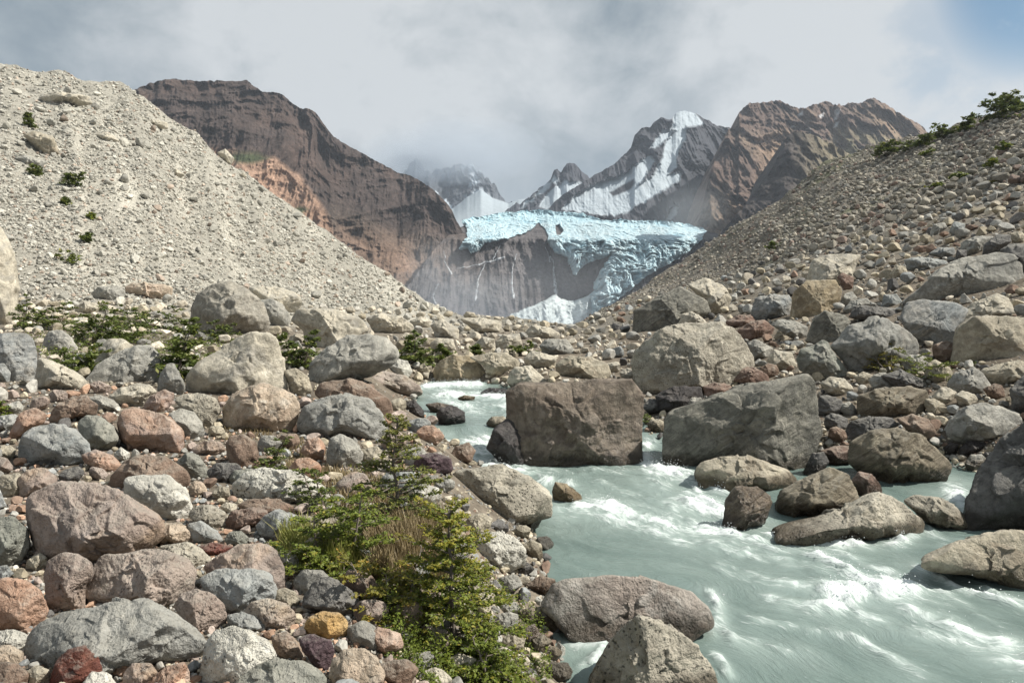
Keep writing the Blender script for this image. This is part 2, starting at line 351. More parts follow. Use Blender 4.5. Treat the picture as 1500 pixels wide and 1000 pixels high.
Z = Z+nz*np.where(YY < 24, sstep(-.3, .4, dout), 1)
ZC = np.maximum(Z, np.where(YY < 17, zw, -9)); VC = 450-(ZC-CAMZ)/YG*FPX
VCM = np.minimum.accumulate(VC, axis=1)
def ground(u, v):
    """distance to the first ground or water met at photo position (u, v)"""
    u = np.atleast_1d(np.asarray(u, float)); v = np.broadcast_to(np.asarray(v, float), u.shape)
    ui = np.clip((u-UG[0])/(UG[1]-UG[0]), 0, len(UG)-1.001); i0 = ui.astype(int); out = np.empty(len(u))
    for k in range(len(u)):
        f = ui[k]-i0[k]; row = VCM[i0[k]]*(1-f)+VCM[i0[k]+1]*f
        j = np.searchsorted(-row, -v[k]); j = min(max(j, 1), len(YG)-1)
        a, b = row[j-1], row[j]; g = 0 if a == b else np.clip((a-v[k])/(a-b), 0, 1)
        out[k] = math.exp(LG[j-1]+(LG[j]-LG[j-1])*g) if row[-1] < v[k] else np.nan
    return out
def zground(X, Y):
    u = 750+FPX*X/Y; i = np.clip((u-UG[0])/5, 0, len(UG)-1.001); j = np.clip((np.log(Y)-LG[0])/(LG[1]-LG[0]), 0, len(YG)-1.001)
    i0 = i.astype(int); j0 = j.astype(int); f = i-i0; g = j-j0
    return (ZC[i0, j0]*(1-f)+ZC[i0+1, j0]*f)*(1-g)+(ZC[i0, j0+1]*(1-f)+ZC[i0+1, j0+1]*f)*g
skyv = VCM[:, :].min(axis=1)
def skyline(u): return np.interp(u, UG, skyv)

V3 = np.stack([XX, YY, Z], -1)
# colours: pale scree left, browner right, sandy brown near
n_ = fbm(V3.reshape(-1, 3)/3.5, 5).reshape(XX.shape); n2_ = fbm(V3.reshape(-1, 3)*np.array([1, 1, .3])/9+5, 5).reshape(XX.shape)
left = sstep(760, 640, UU); far = sstep(22, 45, YY)
near_c = np.array([.17, .145, .115]); lc = np.array([.30, .285, .245]); rc = np.array([.19, .172, .145]); rc2 = np.array([.155, .145, .12])
C = near_c+(1-far[..., None])*0
C = C*(1-far[..., None])+far[..., None]*(lc*left[..., None]+(rc+(rc2-rc)*sstep(-.1, .25, n2_)[..., None])*(1-left[..., None]))
C = C*(1+.28*n_[..., None])*(1-.14*gul[..., None]*far[..., None])
silt = sstep(.05, .35, fbm(gq*np.array([2.2, 1.3, 1])+40, 4).reshape(XX.shape))
C = C*(1+.28*silt[..., None]*far[..., None])
green = sstep(.12, .4, n2_)*sstep(1000, 1150, UU)*sstep(30, 60, YY)
C = C*(1-.45*green[..., None])+.45*green[..., None]*np.array([.14, .15, .07])
gm = attr_mat('gravel_and_scree', 9.0, .35, .97, .05, .1, noise2=2.2)
mesh_obj('ground', V3.reshape(-1, 3), grid_faces(*XX.shape)[:, ::-1], gm, col=C.reshape(-1, 3), smooth=True, kind='structure')

# ------------------------------------------------------------------ water
gx, gy = np.meshgrid(np.arange(-3.2, 6.6, .028), np.arange(1.6, 16.0, .028), indexing='ij')
def wpt(u, v):      # photo point on the water -> X, Y
    Y = 8.0
    for _ in range(30): Y = (CAMZ-float(zwater(Y)))*FPX/(v-450)
    return ((u-750)/FPX*Y, Y)
FO = [ # photo polylines of white water: points, half width px, strength
 ([(620, 567), (700, 563)], 7, .9), ([(640, 577), (738, 582)], 8, .85), ([(690, 606), (745, 612)], 6, .6), ([(600, 600), (640, 612)], 5, .3),
 ([(630, 652), (680, 647), (735, 650)], 7, .9), ([(665, 665), (700, 672), (735, 688)], 13, 1.0), ([(735, 680), (790, 702), (830, 712)], 8, .7), ([(770, 690), (900, 690), (960, 684)], 7, .45),
 ([(950, 687), (1000, 697), (1045, 712)], 12, .95), ([(960, 705), (1000, 735)], 12, .7), ([(820, 745), (870, 742), (940, 752), (990, 768), (1060, 792), (1140, 818)], 10, 1.0), ([(1000, 735), (1045, 748), (1060, 765)], 20, 1.0), ([(990, 770), (1060, 785)], 16, .95),
 ([(850, 750), (930, 770), (1000, 795)], 8, .5),
 ([(1200, 820), (1250, 845), (1310, 875)], 13, .75), ([(1220, 870), (1275, 868), (1330, 865)], 13, .95), ([(1240, 885), (1180, 893), (1135, 880)], 8, .7), ([(1215, 835), (1165, 825)], 8, .4),
 ([(1045, 870), (1058, 915), (1075, 938), (1120, 945), (1175, 955)], 6, .75), ([(1190, 925), (1210, 922)], 5, .6),
 ([(1265, 905), (1330, 925), (1400, 945), (1500, 975)], 9, .6), ([(1470, 945), (1510, 962)], 14, 1.0), ([(1320, 870), (1400, 900), (1470, 950)], 16, .5),
 ([(1350, 828), (1420, 850), (1500, 885)], 7, .6), ([(1200, 790), (1300, 800), (1360, 775)], 5, .35), ([(1345, 775), (1370, 790)], 8, .6), ([(1395, 705), (1405, 740)], 7, .9), ([(1420, 755), (1450, 762)], 4, .7),
 ([(1120, 790), (1060, 800)], 6, .5), ([(1048, 880), (1056, 905), (1040, 925)], 5, .8), ([(868, 975), (895, 940), (930, 930)], 4, .7), ([(1050, 960), (1065, 990)], 5, .6), ([(1125, 783), (1200, 797), (1300, 800), (1352, 782)], 4, .7), ([(1345, 833), (1400, 862), (1500, 890)], 5, .7), ([(1018, 700), (1030, 735), (1055, 775)], 7, .9), ([(880, 700), (930, 715), (985, 730)], 10, .55), ([(1060, 830), (1130, 850), (1200, 860)], 9, .5), ([(1150, 800), (1230, 812), (1300, 835)], 8, .55), ([(1290, 850), (1380, 870), (1440, 905)], 9, .6), ([(1100, 910), (1180, 915), (1260, 940), (1340, 985)], 8, .45), ([(1340, 900), (1420, 930), (1480, 940)], 12, .75), ([(650, 590), (740, 596)], 7, .7), ([(640, 628), (700, 636)], 5, .35), ([(690, 655), (720, 672), (760, 690)], 10, .9), ([(1040, 790), (1110, 812)], 10, .8), ([(1090, 770), (1130, 765)], 6, .6),
 ([(800, 925), (850, 948), (880, 950)], 5, .75), ([(795, 900), (800, 920)], 4, .5), ([(850, 980), (870, 960)], 4, .4), ([(955, 640), (945, 655)], 5, .8), ([(935, 680), (950, 668)], 6, .8)]
foam = np.zeros(gx.shape); halo = np.zeros(gx.shape)
for pts, hw, st_ in FO:
    P = [wpt(*p) for p in pts]; Ym = np.mean([p[1] for p in P]); wd = hw/FPX*Ym*1.7
    pj = 1.0+.9*(Ym/4-1)*.35     # rows are foreshortened
    d = polydist(gx, gy/ (1.6*pj), [(a, b/(1.6*pj)) for a, b in P], closed=False)
    foam = np.maximum(foam, st_*np.exp(-(d/wd)**2)); halo = np.maximum(halo, st_*np.exp(-(d/(wd*3.2))**2))
# local direction of flow, for streaks
fd = np.array([.62, -.78]); al = gx*fd[0]+gy*fd[1]; ac = gx*fd[1]-gy*fd[0]
q = np.stack([al.ravel(), ac.ravel(), 0*al.ravel()], -1)
wp = fbm(q*1.1, 3).reshape(gx.shape)*.45
q2 = np.stack([al.ravel(), (ac+wp).ravel(), 0*al.ravel()], -1)
s1 = fbm(q2*np.array([.9, 3.2, 1]), 5, .55).reshape(gx.shape); s2 = fbm(q2*np.array([3, 11, 1])+3, 4).reshape(gx.shape); s3 = fbm(q*np.array([9, 16, 1]), 3, ridged=True).reshape(gx.shape)
chop = fbm(q2*np.array([5, 5, 1])+30, 4, .55, ridged=True).reshape(gx.shape)
brk = np.clip(.62+1.1*fbm(q2*np.array([1.6, 4.2, 1])+77, 4, .55).reshape(gx.shape)+.5*fbm(q2*np.array([6, 9, 1])+17, 3).reshape(gx.shape), .12, 1.15); foam = foam*brk
wz = zwater(gy)+.020*s1+.007*s2+foam*(.03+.05*chop+.03*s3)+.004*s3+.018*sstep(0, 1, foam)*s2
m, t, bs, out = new_mat('glacial_water')
fa = t.new('ShaderNodeAttribute', attribute_name='foam').outputs['Fac']
aa = t.new('ShaderNodeAttribute', attribute_name='along').outputs['Fac']; cc_ = t.new('ShaderNodeAttribute', attribute_name='across').outputs['Fac']
cx = t.new('ShaderNodeCombineXYZ'); t.link(aa, cx.inputs[0]); t.link(cc_, cx.inputs[1])
fine = t.noise(t.vmath('MULTIPLY', cx.outputs[0], (5, 17, 1)), 1.6, 6, .65, .5)
fin2 = t.noise(t.vmath('MULTIPLY', cx.outputs[0], (16, 34, 1)), 1.6, 5, .7, .8)
big = t.noise(t.vmath('MULTIPLY', cx.outputs[0], (.7, 2.0, 1)), 1.1, 3, .5, .6)
body = t.mix(t.mapr(big, .3, .7), (.112, .160, .147), (.165, .222, .203))
body = t.mix(t.mapr(fa, .0, .35), body, (.27, .335, .31))
ha = t.new('ShaderNodeAttribute', attribute_name='halo').outputs['Fac']
body = t.mix(t.math('MULTIPLY', ha, t.mapr(big, .2, .7, .5, 1.0)), body, (.31, .375, .35))
k = t.math('ADD', fa, t.math('MULTIPLY', t.math('SUBTRACT', fine, .5), 1.15)); k = t.math('ADD', k, t.math('MULTIPLY', t.math('SUBTRACT', fin2, .5), .55))
fm = t.mapr(k, .22, .95)
fm = t.math('MAXIMUM', fm, t.math('MULTIPLY', t.mapr(t.math('ADD', fine, t.math('MULTIPLY', fa, .5)), .60, .80), .35))
t.link(t.mix(fm, body, (.78, .83, .82)), bs.inputs['Base Color'])
t.link(t.mapr(fm, 0, .6, .13, .7), bs.inputs['Roughness']); bs.inputs['IOR'].default_value = 1.33
bump(t, bs, t.math('ADD', fine, t.math('MULTIPLY', fin2, .18)), .017, .8)
mesh_obj('river', np.stack([gx, gy, wz], -1).reshape(-1, 3), grid_faces(*gx.shape)[:, ::-1], m, smooth=True, kind='structure',
         attrs={'halo': (np.clip(halo, 0, 1)*.75).ravel(), 'foam': np.clip(foam, 0, 1).ravel(), 'along': (al).ravel(), 'across': (ac+wp).ravel()})
# ------------------------------------------------------------------ boulders one by one
# zoom origin letter -> (u0, v0, scale) of the traced coordinates
ORI = {'A': (0, 400, 3), 'B': (0, 667, 3), 'C': (400, 400, 3), 'D': (400, 667, 3), 'E': (800, 400, 3), 'F': (1000, 400, 3), 'G': (1000, 667, 3), 'H': (1150, 280, 4.2857), 'P': (0, 0, 1), 'K': (0, 380, 5), 'L': (0, 80, 3), 'M': (550, 540, 3.3333)}
# origin | material | roundness | outline | label
HERO = """
A|cream|.4|-300,-210 0,-210 60,-80 78,180 40,240 -300,240|huge smooth pale boulder cut off by the left edge, below the scree slope
A|bluestrata|.4|-60,275 60,262 130,270 155,320 170,420 140,470 60,480 -60,470|layered blue-grey boulder beside the left edge, beneath the shrubs
A|bluegrey|.7|-40,400 20,395 48,440 40,482 -40,482|small rounded grey rock leaning on the layered blue-grey boulder at the left edge
A|grey|.5|190,290 215,255 270,250 310,280 340,325 330,345 230,348 185,335|egg-shaped light grey boulder sitting alone just under the left shrubs
A|grey|.25|385,460 430,400 520,350 600,315 660,320 700,370 712,430 690,475 560,480 440,478|grey wedge-shaped boulder with a hollow under its right half
A|cream|.5|415,400 430,330 480,290 540,288 590,320 560,360 480,420 430,440|pale boulder peeping out behind the grey wedge-shaped boulder
A|cream|.3|150,480 170,370 230,385 330,430 385,470 380,500 250,515 160,500|low flat pale rock with a tiny shrub growing in front of it
A|dome|.45|840,150 870,90 930,50 1010,40 1090,70 1150,130 1185,200 1170,250 1080,275 880,265 845,220|large domed grey-tan boulder with curved banding at the foot of the left scree
A|cream|.45|1090,60 1200,62 1290,85 1328,125 1310,170 1240,180 1140,150|smooth pale boulder resting right behind the domed banded boulder
A|grey|.35|1130,120 1190,112 1240,135 1275,180 1265,225 1220,240 1180,200|pale boulder with a dark overhang right of the domed banded boulder
C|cream|.2|80,210 110,160 200,155 290,170 390,200 420,250 360,280 230,330 190,335 150,300 130,250|bright cream boulder with folded ridges on its dark left face
A|cream|.3|820,530 825,440 880,385 960,340 1040,285 1100,258 1170,265 1220,295 1245,400 1265,480 1255,530 1000,545|big smooth cream slab leaning up to the right on the left bank
A|salmoncream|.4|975,640 980,590 1040,520 1150,480 1210,500 1290,540 1315,590 1300,650 1270,690 1130,705 990,680|salmon-tinged cream boulder with dark lichen rings below the big cream slab
A|specktan|.5|765,555 810,532 890,530 950,550 968,600 950,650 920,690 860,640 800,590|speckled tan boulder wedged left of the salmon-tinged cream boulder
A|salmon|.3|625,590 660,540 720,510 765,530 755,570 720,610 650,612|orange-grey rock propped against the tall narrow grey rock
A|grey|.3|700,450 730,400 765,395 785,440 812,490 800,540 740,520 690,510|tall narrow grey rock standing right of the wedge-shaped boulder
A|cream|.3|480,540 530,505 600,487 660,490 690,520 640,580 560,590|flat whitish rock lying under the grey wedge-shaped boulder
A|brown|.15|215,640 250,580 310,545 380,540 430,580 420,620 330,625 240,660|brown angular roof-shaped rock on the left bank
A|grey|.2|380,545 440,535 500,560 530,590 480,610 430,605|light grey flat rock touching the right end of the brown roof-shaped rock
A|salmon|.3|515,660 540,600 600,592 700,615 760,645 800,690 810,750 780,790 700,795 590,760 525,720|large orange-brown boulder with a shaded underside on the left bank
A|grey|.8|735,620 790,593 850,610 890,660 900,710 850,730 800,700 760,660|round grey boulder behind the right end of the large orange-brown boulder
A|greygreen|.6|340,660 380,622 440,630 500,670 525,720 500,760 440,785 390,770 350,710|smooth grey-green boulder between the blue-grey and the orange-brown boulders
A|bluegrey|.5|75,790 100,720 150,670 240,660 330,690 390,740 400,790 350,830 220,850 110,835|big blue-grey boulder marked with dark lichen rings
A|salmon|.5|40,700 90,610 150,590 200,620 190,660 110,690 60,740|orange rock behind the left shoulder of the ringed blue-grey boulder
A|bluegrey|.6|-60,640 50,620 105,640 100,670 40,695 -60,700|blue-grey rock at the left edge next to the orange rock
A|pink|.4|383,490 430,472 485,495 480,530 430,530|small dusky pink stone tucked under the left tip of the grey wedge boulder
A|tan|.4|1245,430 1300,415 1350,450 1372,510 1340,545 1280,530|brownish boulder wedged between the cream slab and the big grey striped boulder
A|brown|.7|990,750 1010,715 1070,705 1120,740 1138,800 1110,840 1050,850 1000,810|rounded grey-brown boulder beside the small green shrub
A|pink|.3|840,770 900,735 970,740 992,775 960,800 860,800|flat pinkish-brown rock left of the rounded grey-brown boulder
A|greygreen|.4|775,830 820,785 870,800 910,850 915,900 860,905 810,860|dark grey leaning rock behind the white granite boulder
A|brown|.5|470,930 520,850 600,800 720,805 800,850 840,900 820,940 560,960|broad pinkish-brown boulder behind the white granite boulder
A|salmon|.4|355,800 420,775 490,800 530,840 520,875 440,870 370,830|salmon rock right of the ringed blue-grey boulder
A|white|.4|500,790 530,765 570,790 560,830 510,820|small pale stone on top of the broad pinkish-brown boulder
A|salmon|.4|1320,780 1350,730 1400,720 1430,760 1420,815 1360,830|small orange rock left of the pale rounded boulder by the shrubs
C|grey|.5|235,790 250,725 300,705 350,730 395,790 390,840 300,860 240,850|pale rounded boulder above the dry grass in front of the grey-blue boulder
C|greyring|.25|105,660 130,590 200,550 330,532 420,550 470,600 500,690 480,735 400,720 250,700 120,690|large smooth grey-blue boulder left of the stream
C|brown|.4|175,540 210,480 330,465 430,490 520,560 525,620 480,640 300,580|brown-grey boulder behind the large smooth grey-blue boulder
C|pinkspeck|.5|380,440 470,430 580,450 640,490 660,525 600,540 500,545|low pinkish-brown boulder at the head of the stream, left bank
C|grey|.35|155,480 165,400 220,340 320,280 420,268 500,285 545,330 555,370 500,410 420,440 300,460 180,495|big grey striped boulder with a pale right shoulder left of the stream head
C|white|.3|500,400 540,372 590,385 612,430 590,455 530,450|small pale angular rock against the right side of the big grey striped boulder
C|goldtan|.2|700,430 730,385 790,357 860,365 910,400 940,440 920,480 820,485 710,478|golden tan angular boulder at the head of the stream
C|tan|.25|860,370 930,355 1020,350 1070,380 1085,410 1020,450 960,455 920,400|pale tan rock right behind the golden tan boulder
C|cream|.35|1025,470 1060,415 1130,405 1170,440 1210,480 1200,505 1060,510|cream rock behind the upper left corner of the wet brown block
C|tan|.3|630,420 665,390 700,410 690,445 640,445|small tan rock left of the golden tan boulder
C|cream|.3|1100,375 1135,340 1200,355 1245,370 1240,410 1160,420 1110,405|pale pointed rock behind the wet brown block
C|tan|.35|1240,400 1300,365 1400,370 1470,395 1485,440 1440,465 1300,465 1245,440|tan broken boulder behind the right end of the wet brown block
C|blackwet|.5|575,570 620,555 660,600 665,630 600,632|black wet stone at the left edge of the upper stream
C|blackwet|.4|715,620 740,590 800,585 840,610 845,650 780,668 730,660|dark wet rock with a pale edge in the upper stream
C|wetbrown|.5|665,575 720,568 790,580 800,600 700,615|wet brown rock behind the dark wet rock in the upper stream
C|tan|.5|935,660 960,630 1010,628 1035,650 1030,680 950,678|small pale brown rock at the left foot of the wet brown block
C|blackwet|.3|910,525 950,503 1030,510 1035,540 930,540|low dark rock at the right side of the stream head
C|goldtan|.4|810,548 840,536 890,542 880,558 820,560|tiny yellowish stone just breaking the water of the upper stream
P|wetbrown|.1|743,620 744,575 760,562 870,558 925,556 938,578 942,672 925,684 765,686 745,665|huge wet brown block standing in the middle of the stream
P|blackwet|.35|714,655 722,627 745,612 770,630 775,684 740,682|dark wet rock against the left foot of the huge brown block
P|specktan|.2|660,712 667,687 735,682 777,700 805,720 808,748 767,757 713,762 690,745|black-speckled pale boulder at the water's edge behind the saplings
D|goldtan|.3|1225,160 1240,115 1290,125 1350,170 1365,205 1240,210|small tan rock in the water beside the black-speckled boulder
C|purple|.4|610,850 640,800 720,790 780,810 790,860 740,880 650,880|brown and grey rock behind the black-speckled boulder by the water
C|cream|.3|410,200 470,175 560,190 620,230 600,270 450,270|far cream boulder in the valley bottom, left of the others
C|cream|.3|600,210 650,190 695,210 690,240 610,240|small far cream boulder at the toe of the left scree
C|cream|.3|690,230 740,200 820,250 810,290 720,285|far ivory boulder in the valley bottom, right of two other cream ones
C|cream|.3|820,200 900,195 1000,210 1005,260 930,265 870,240|flat-topped bright boulder on the skyline below the glacier
C|cream|.3|1105,260 1140,230 1220,240 1260,265 1250,290 1120,290|pale boulder on the valley crest right below the ice fan
C|cream|.4|885,310 920,280 970,290 980,335 890,340|small cream rock above the far green shrubs
C|cream|.3|975,300 1010,270 1080,265 1095,310 1060,335 985,330|far cream rock above and left of the pale pointed rock
C|grey|.2|1170,320 1200,290 1290,290 1330,340 1320,360 1190,355|far tan rock with a dark shaded face in the valley bottom
C|cream|.3|690,310 720,285 790,290 805,335 700,345|far rock directly above the shrubs at the stream head
C|tan|.5|835,185 850,168 885,175 895,195 850,203|tiny tan rock topping the skyline of the valley crest
B|pink|.45|115,180 250,125 420,125 560,175 700,265 725,330 640,410 480,460 380,480 220,495 150,400 115,290|very large pinkish-brown boulder with a sagging left side at far left
B|white|.45|540,170 550,100 620,85 740,95 810,140 845,220 830,285 720,290 620,220 560,180|white granite boulder with a few dark spots on the left bank
B|pink|.6|65,110 120,60 200,55 245,90 250,150 150,180 80,165|brown rounded rock behind the very large pinkish-brown boulder
B|greygreen|.5|-60,280 60,265 120,320 130,400 60,500 -60,480|grey boulder at the left edge, left of the very large pinkish-brown boulder
B|bluegrey|.6|-50,490 30,480 60,520 20,545 -50,540|small pale blue rock at the left edge above the salmon-pink boulder
B|salmon|.7|-60,560 20,535 120,545 180,590 205,660 190,720 120,765 -60,770|rounded salmon-pink boulder cut by the left edge of the photo
B|pink|.5|190,520 210,460 270,425 340,430 400,475 410,520 370,580 375,690 220,690 205,600|upright pink-grey boulder right of the rounded salmon-pink one
B|pinkspeck|.65|380,580 400,500 450,430 560,432 650,415 740,420 830,460 865,520 840,590 790,635 660,620 600,630 480,665 400,630|long speckled pink-tan boulder lying across the left foreground
B|pink|.3|430,430 560,340 640,300 680,340 660,390 580,430|pink angular rock on top of the long speckled pink-tan boulder
B|greyring|.45|115,870 150,770 260,690 400,670 520,640 640,630 750,680 850,750 915,800 880,860 780,900 600,915 400,920 200,925|massive flat-topped grey boulder with a dark lichen arc, lower left corner
B|pink|.6|760,660 800,605 860,585 930,600 985,650 1000,710 960,750 880,770 800,720|rounded grey-violet boulder right of the massive flat-topped grey one
B|pink|.55|885,490 960,440 1060,390 1160,385 1220,430 1250,510 1245,590 1200,620 1100,620 950,560|big grey-pink boulder left of the grass clump
B|bluegrey|.5|870,540 960,500 1100,495 1190,520 1220,590 1200,640 1080,680 1000,690 930,630|blue-grey boulder in front of the big grey-pink one
B|pinkspeck|.7|1070,690 1100,640 1180,625 1260,650 1300,700 1290,740 1240,760 1120,740|oval speckled beige rock below the blue-grey boulder
B|bluegrey|.3|1000,700 1060,685 1130,710 1180,745 1090,770 1000,755|flat blue slab just above the black-speckled white boulder
B|whitespeck|.35|885,900 900,830 950,765 1020,750 1100,765 1180,810 1215,880 1150,940 1020,1020 870,1010|white boulder covered in black specks at the bottom of the left bank
B|greygreen|.6|1000,1010 1100,930 1210,890 1330,900 1420,960 1450,1060 1000,1060|smooth grey-green boulder cut by the bottom edge beside the black-speckled white one
B|purple|.25|1310,800 1370,785 1450,810 1470,860 1450,950 1400,930 1330,860|purple striped rock under the ochre stone
B|pink|.4|1190,790 1260,770 1310,820 1340,880 1260,890 1210,880|pinkish rock right of the black-speckled white boulder
D|ochre|.55|135,750 160,705 220,683 290,690 330,730 325,780 270,808 200,795 150,780|bright ochre-yellow stone left of the foreground bush
B|darkred|.3|210,1000 250,900 300,850 370,835 430,880 450,940 430,980 330,1020 230,1040|dark red rock with an orange streak in the bottom left corner
B|tan|.5|110,950 160,920 220,940 215,1030 110,1030|brown stone at the bottom edge left of the dark red rock
B|white|.5|-60,780 60,762 135,795 120,850 -60,850|white stone at the left edge beneath the rounded salmon-pink boulder
B|salmoncream|.6|-60,850 40,830 100,860 105,910 0,925 -60,910|orange-beige stone under the white stone at the left edge
B|white|.5|360,1000 400,950 470,950 510,1000 500,1060 370,1060|white and rust stone at the bottom edge right of the dark red rock
B|pink|.3|540,960 580,910 660,910 690,950 660,1000 590,1040 540,1020|mauve flat-faced stone at the bottom edge
B|salmon|.4|640,1000 740,920 810,905 835,950 830,1020 700,1050|salmon stone at the bottom edge left of the black-speckled white boulder
B|salmon|.5|475,950 510,900 570,885 590,920 540,965|small orange-pink stone right of the dark red rock
B|darkred|.4|865,400 930,380 1030,400 1000,430 930,445|small flat dark red stone behind the big grey-pink boulder
B|bluegrey|.6|820,300 880,285 950,330 985,370 930,385 850,385|blue-grey stone right of the white granite boulder
B|specktan|.6|825,270 850,225 930,215 990,250 1000,300 960,325 880,290|speckled beige stone right of the white granite boulder
B|redbrown|.25|985,290 1020,245 1110,225 1175,240 1175,290 1100,300 1010,330|red-brown angular rock in front of the salmon-and-white speckled boulder
B|greygreen|.6|985,365 1010,335 1060,330 1092,360 1080,395 1010,395|small dark grey stone below the red-brown angular rock
B|whitespeck|.4|1010,130 1080,70 1180,55 1300,75 1410,120 1470,180 1460,215 1300,215 1180,190 1040,190|long white speckled boulder with a salmon top above the foreground bush
B|greygreen|.5|1005,100 1030,65 1100,58 1150,90 1130,130 1020,130|grey rock behind the left end of the long white speckled boulder
B|salmoncream|.8|825,140 855,108 895,120 912,155 870,182 835,175|small round salmon stone beside the white granite boulder
B|tan|.6|930,165 960,132 1005,140 1012,180 960,200|small round tan stone left of the long white speckled boulder
B|cream|.6|965,225 990,205 1040,212 1040,240 1000,252|small whitish stone in front of the long white speckled boulder
B|brown|.5|1040,220 1100,190 1220,190 1300,230 1220,262 1080,245|brown rock under the front of the long white speckled boulder
B|salmoncream|.5|700,300 790,290 840,340 850,380 740,390 660,385|pale pinkish rock in front of the white granite boulder
B|specktan|.5|690,400 820,380 900,420 935,460 890,490 800,460|mottled beige rock behind the right end of the long pink-tan boulder
D|dark|.35|130,630 180,550 250,530 330,580 390,650 380,690 330,710 220,680 140,650|dark blue-grey rock left of the foreground bush
D|salmoncream|.5|250,1000 260,900 310,850 400,845 460,890 490,950 470,1000 300,1040|pink and grey rock below the ochre-yellow stone
D|cream|.5|370,240 400,205 440,210 462,245 430,262|small pale rock showing through the saplings
D|cream|.5|478,360 500,332 530,345 545,400 500,410|small pale stone behind the dry grass
D|whitespeck|.55|880,400 900,345 980,330 1060,355 1110,410 1110,470 1050,495 950,500 890,460|white speckled boulder at the water's edge behind the foreground bush
P|slabpink|.1|790,885 810,855 830,848 895,843 960,850 1010,865 1040,890 1048,910 1000,930 900,948 850,925 800,895|large brown and pink boulder alone in the foreground stream
P|specktan|.2|850,1040 860,1000 895,935 935,900 975,915 1020,945 1050,985 1058,1040|pale speckled boulder cut by the bottom edge, standing in the stream
D|wetbrown|.6|1060,770 1080,745 1150,740 1180,790 1100,830|small wet brown rock half under water right of the foreground bush
E|slate|.05|380,265 385,165 590,60 700,120 720,170 580,235 480,262|big angular grey block with a dark left face where the right scree begins
E|cream|.3|620,50 700,22 780,60 815,110 790,160 720,190 680,110|pale rough boulder behind the big angular grey block
E|specktan|.15|380,400 400,340 480,260 560,225 750,220 820,245 870,310 905,390 890,430 820,480 700,500 520,545 480,545 400,470|very large rough speckled grey boulder right of the stream
E|blackwet|.4|480,540 560,500 680,500 690,560 600,610 500,590|dark wet rock in the shade below the very large rough boulder
E|cream|.3|580,225 600,180 640,168 690,200 730,235 600,240|small pale rock perched behind the very large rough boulder
E|bluestrata|.2|900,170 920,110 1000,93 1065,95 1090,130 1080,190 1020,205 910,195|whitish-grey block right of the pale rough boulder
E|goldtan|.15|1070,200 1090,80 1150,35 1270,30 1300,80 1290,120 1230,165 1180,200|tall cream boulder with an ochre stained front on the right bank
E|redbrown|.3|790,215 840,185 900,185 935,215 880,240 810,235|flat reddish rock behind the very large rough boulder
E|redbrown|.4|840,250 900,215 960,203 1000,240 995,280 920,290 870,285|reddish grey boulder right of the very large rough boulder's top
E|grey|.2|995,230 1020,205 1090,210 1150,235 1150,270 1120,290 1050,265|grey jagged rock left of the dark pyramid-shaped block
E|slate|.05|1145,290 1180,200 1225,165 1310,185 1340,215 1290,290 1200,315|dark pyramid-shaped block with a bright white top facet
E|greygreen|.25|1100,380 1120,330 1180,315 1210,292 1240,310 1280,370 1330,430 1300,465 1180,440 1110,420|greenish-grey boulder sloping down to the right behind the great dark block
E|grey|.1|885,310 920,290 1000,330 980,380 910,370|light angular rock right of the very large rough boulder
E|cream|.1|970,380 1000,335 1080,350 1100,400 1060,425 980,400|white angular rock left of the greenish-grey boulder
E|redbrown|.3|820,470 860,420 910,412 970,445 980,480 900,490|red-brown rock at the lower right of the very large rough boulder
E|redbrown|.4|690,500 740,478 800,490 835,515 800,540 700,545|reddish rock directly under the very large rough boulder
E|grey|.4|600,570 640,545 680,545 700,575 650,595 605,595|small grey rock behind the great dark block's left end
E|slate|.04|525,640 560,600 860,500 1150,440 1180,470 1215,700 1180,770 1115,890 1040,830 850,818 700,822 560,855 525,800|great dark angular block with a pale sunlit right face at the stream
E|tan|.35|650,880 680,830 750,808 880,805 960,830 1050,860 1110,920 1060,960 900,950 760,960 680,950|tan domed boulder in front of the great dark angular block
G|striated|.15|170,320 190,190 230,135 330,140 385,175 390,210 360,290 260,310 170,335|wet brown striped rock standing in the rapids
G|layered|.35|405,210 440,150 540,100 640,55 720,80 760,150 775,190 700,230 570,280 440,265|rugged tan boulder right of the striped rock in the rapids
G|specktan|.35|370,315 450,285 560,280 700,225 850,160 910,180 1000,240 1055,290 1040,335 930,365 770,378 600,372 450,345|long low cream boulder with a dark arc of lichen at the right water's edge
G|specktan|.4|970,200 1020,175 1120,180 1190,215 1240,265 1300,320 1240,330 1110,300 1050,270|pale boulder behind the right end of the long low cream boulder
P|dark|.35|1410,760 1415,720 1430,690 1470,640 1515,612 1620,590 1650,780 1500,780 1440,768|dark shaded boulder rising at the right edge above the water
G|tan|.3|1040,470 1050,440 1180,385 1320,350 1420,325 1560,330 1700,400 1700,600 1500,572 1400,548 1250,500 1100,482|large tan boulder reaching into the water from the right edge
G|redbrown|.6|740,110 770,70 830,80 870,130 880,160 820,178 760,175|rounded red-brown boulder right of the rugged tan boulder
F|dark|.2|530,870 570,790 620,785 645,830 600,890 540,895|grey triangular rock right of the great dark angular block
F|layered|.3|730,830 740,740 830,690 940,675 1050,720 1110,770 1180,840 1160,900 1000,935 880,920 780,870|big brown layered boulder with white veins on the right bank
F|dark|.4|700,720 740,650 820,628 920,635 950,670 860,690 740,745|grey boulder behind the big brown layered boulder
F|brown|.3|940,640 1010,622 1080,640 1110,690 1090,740 1000,700|dark brown rock with a green mossy right side
F|layered|.2|765,600 770,540 850,510 1000,500 1075,515 1075,580 1040,615 900,638 780,630|tan slab-like boulder lying level on the right bank
F|grey|.45|1140,700 1180,640 1240,590 1310,572 1400,590 1480,620 1480,680 1380,740 1250,750 1150,730|rounded grey boulder with a dark underside near the right edge
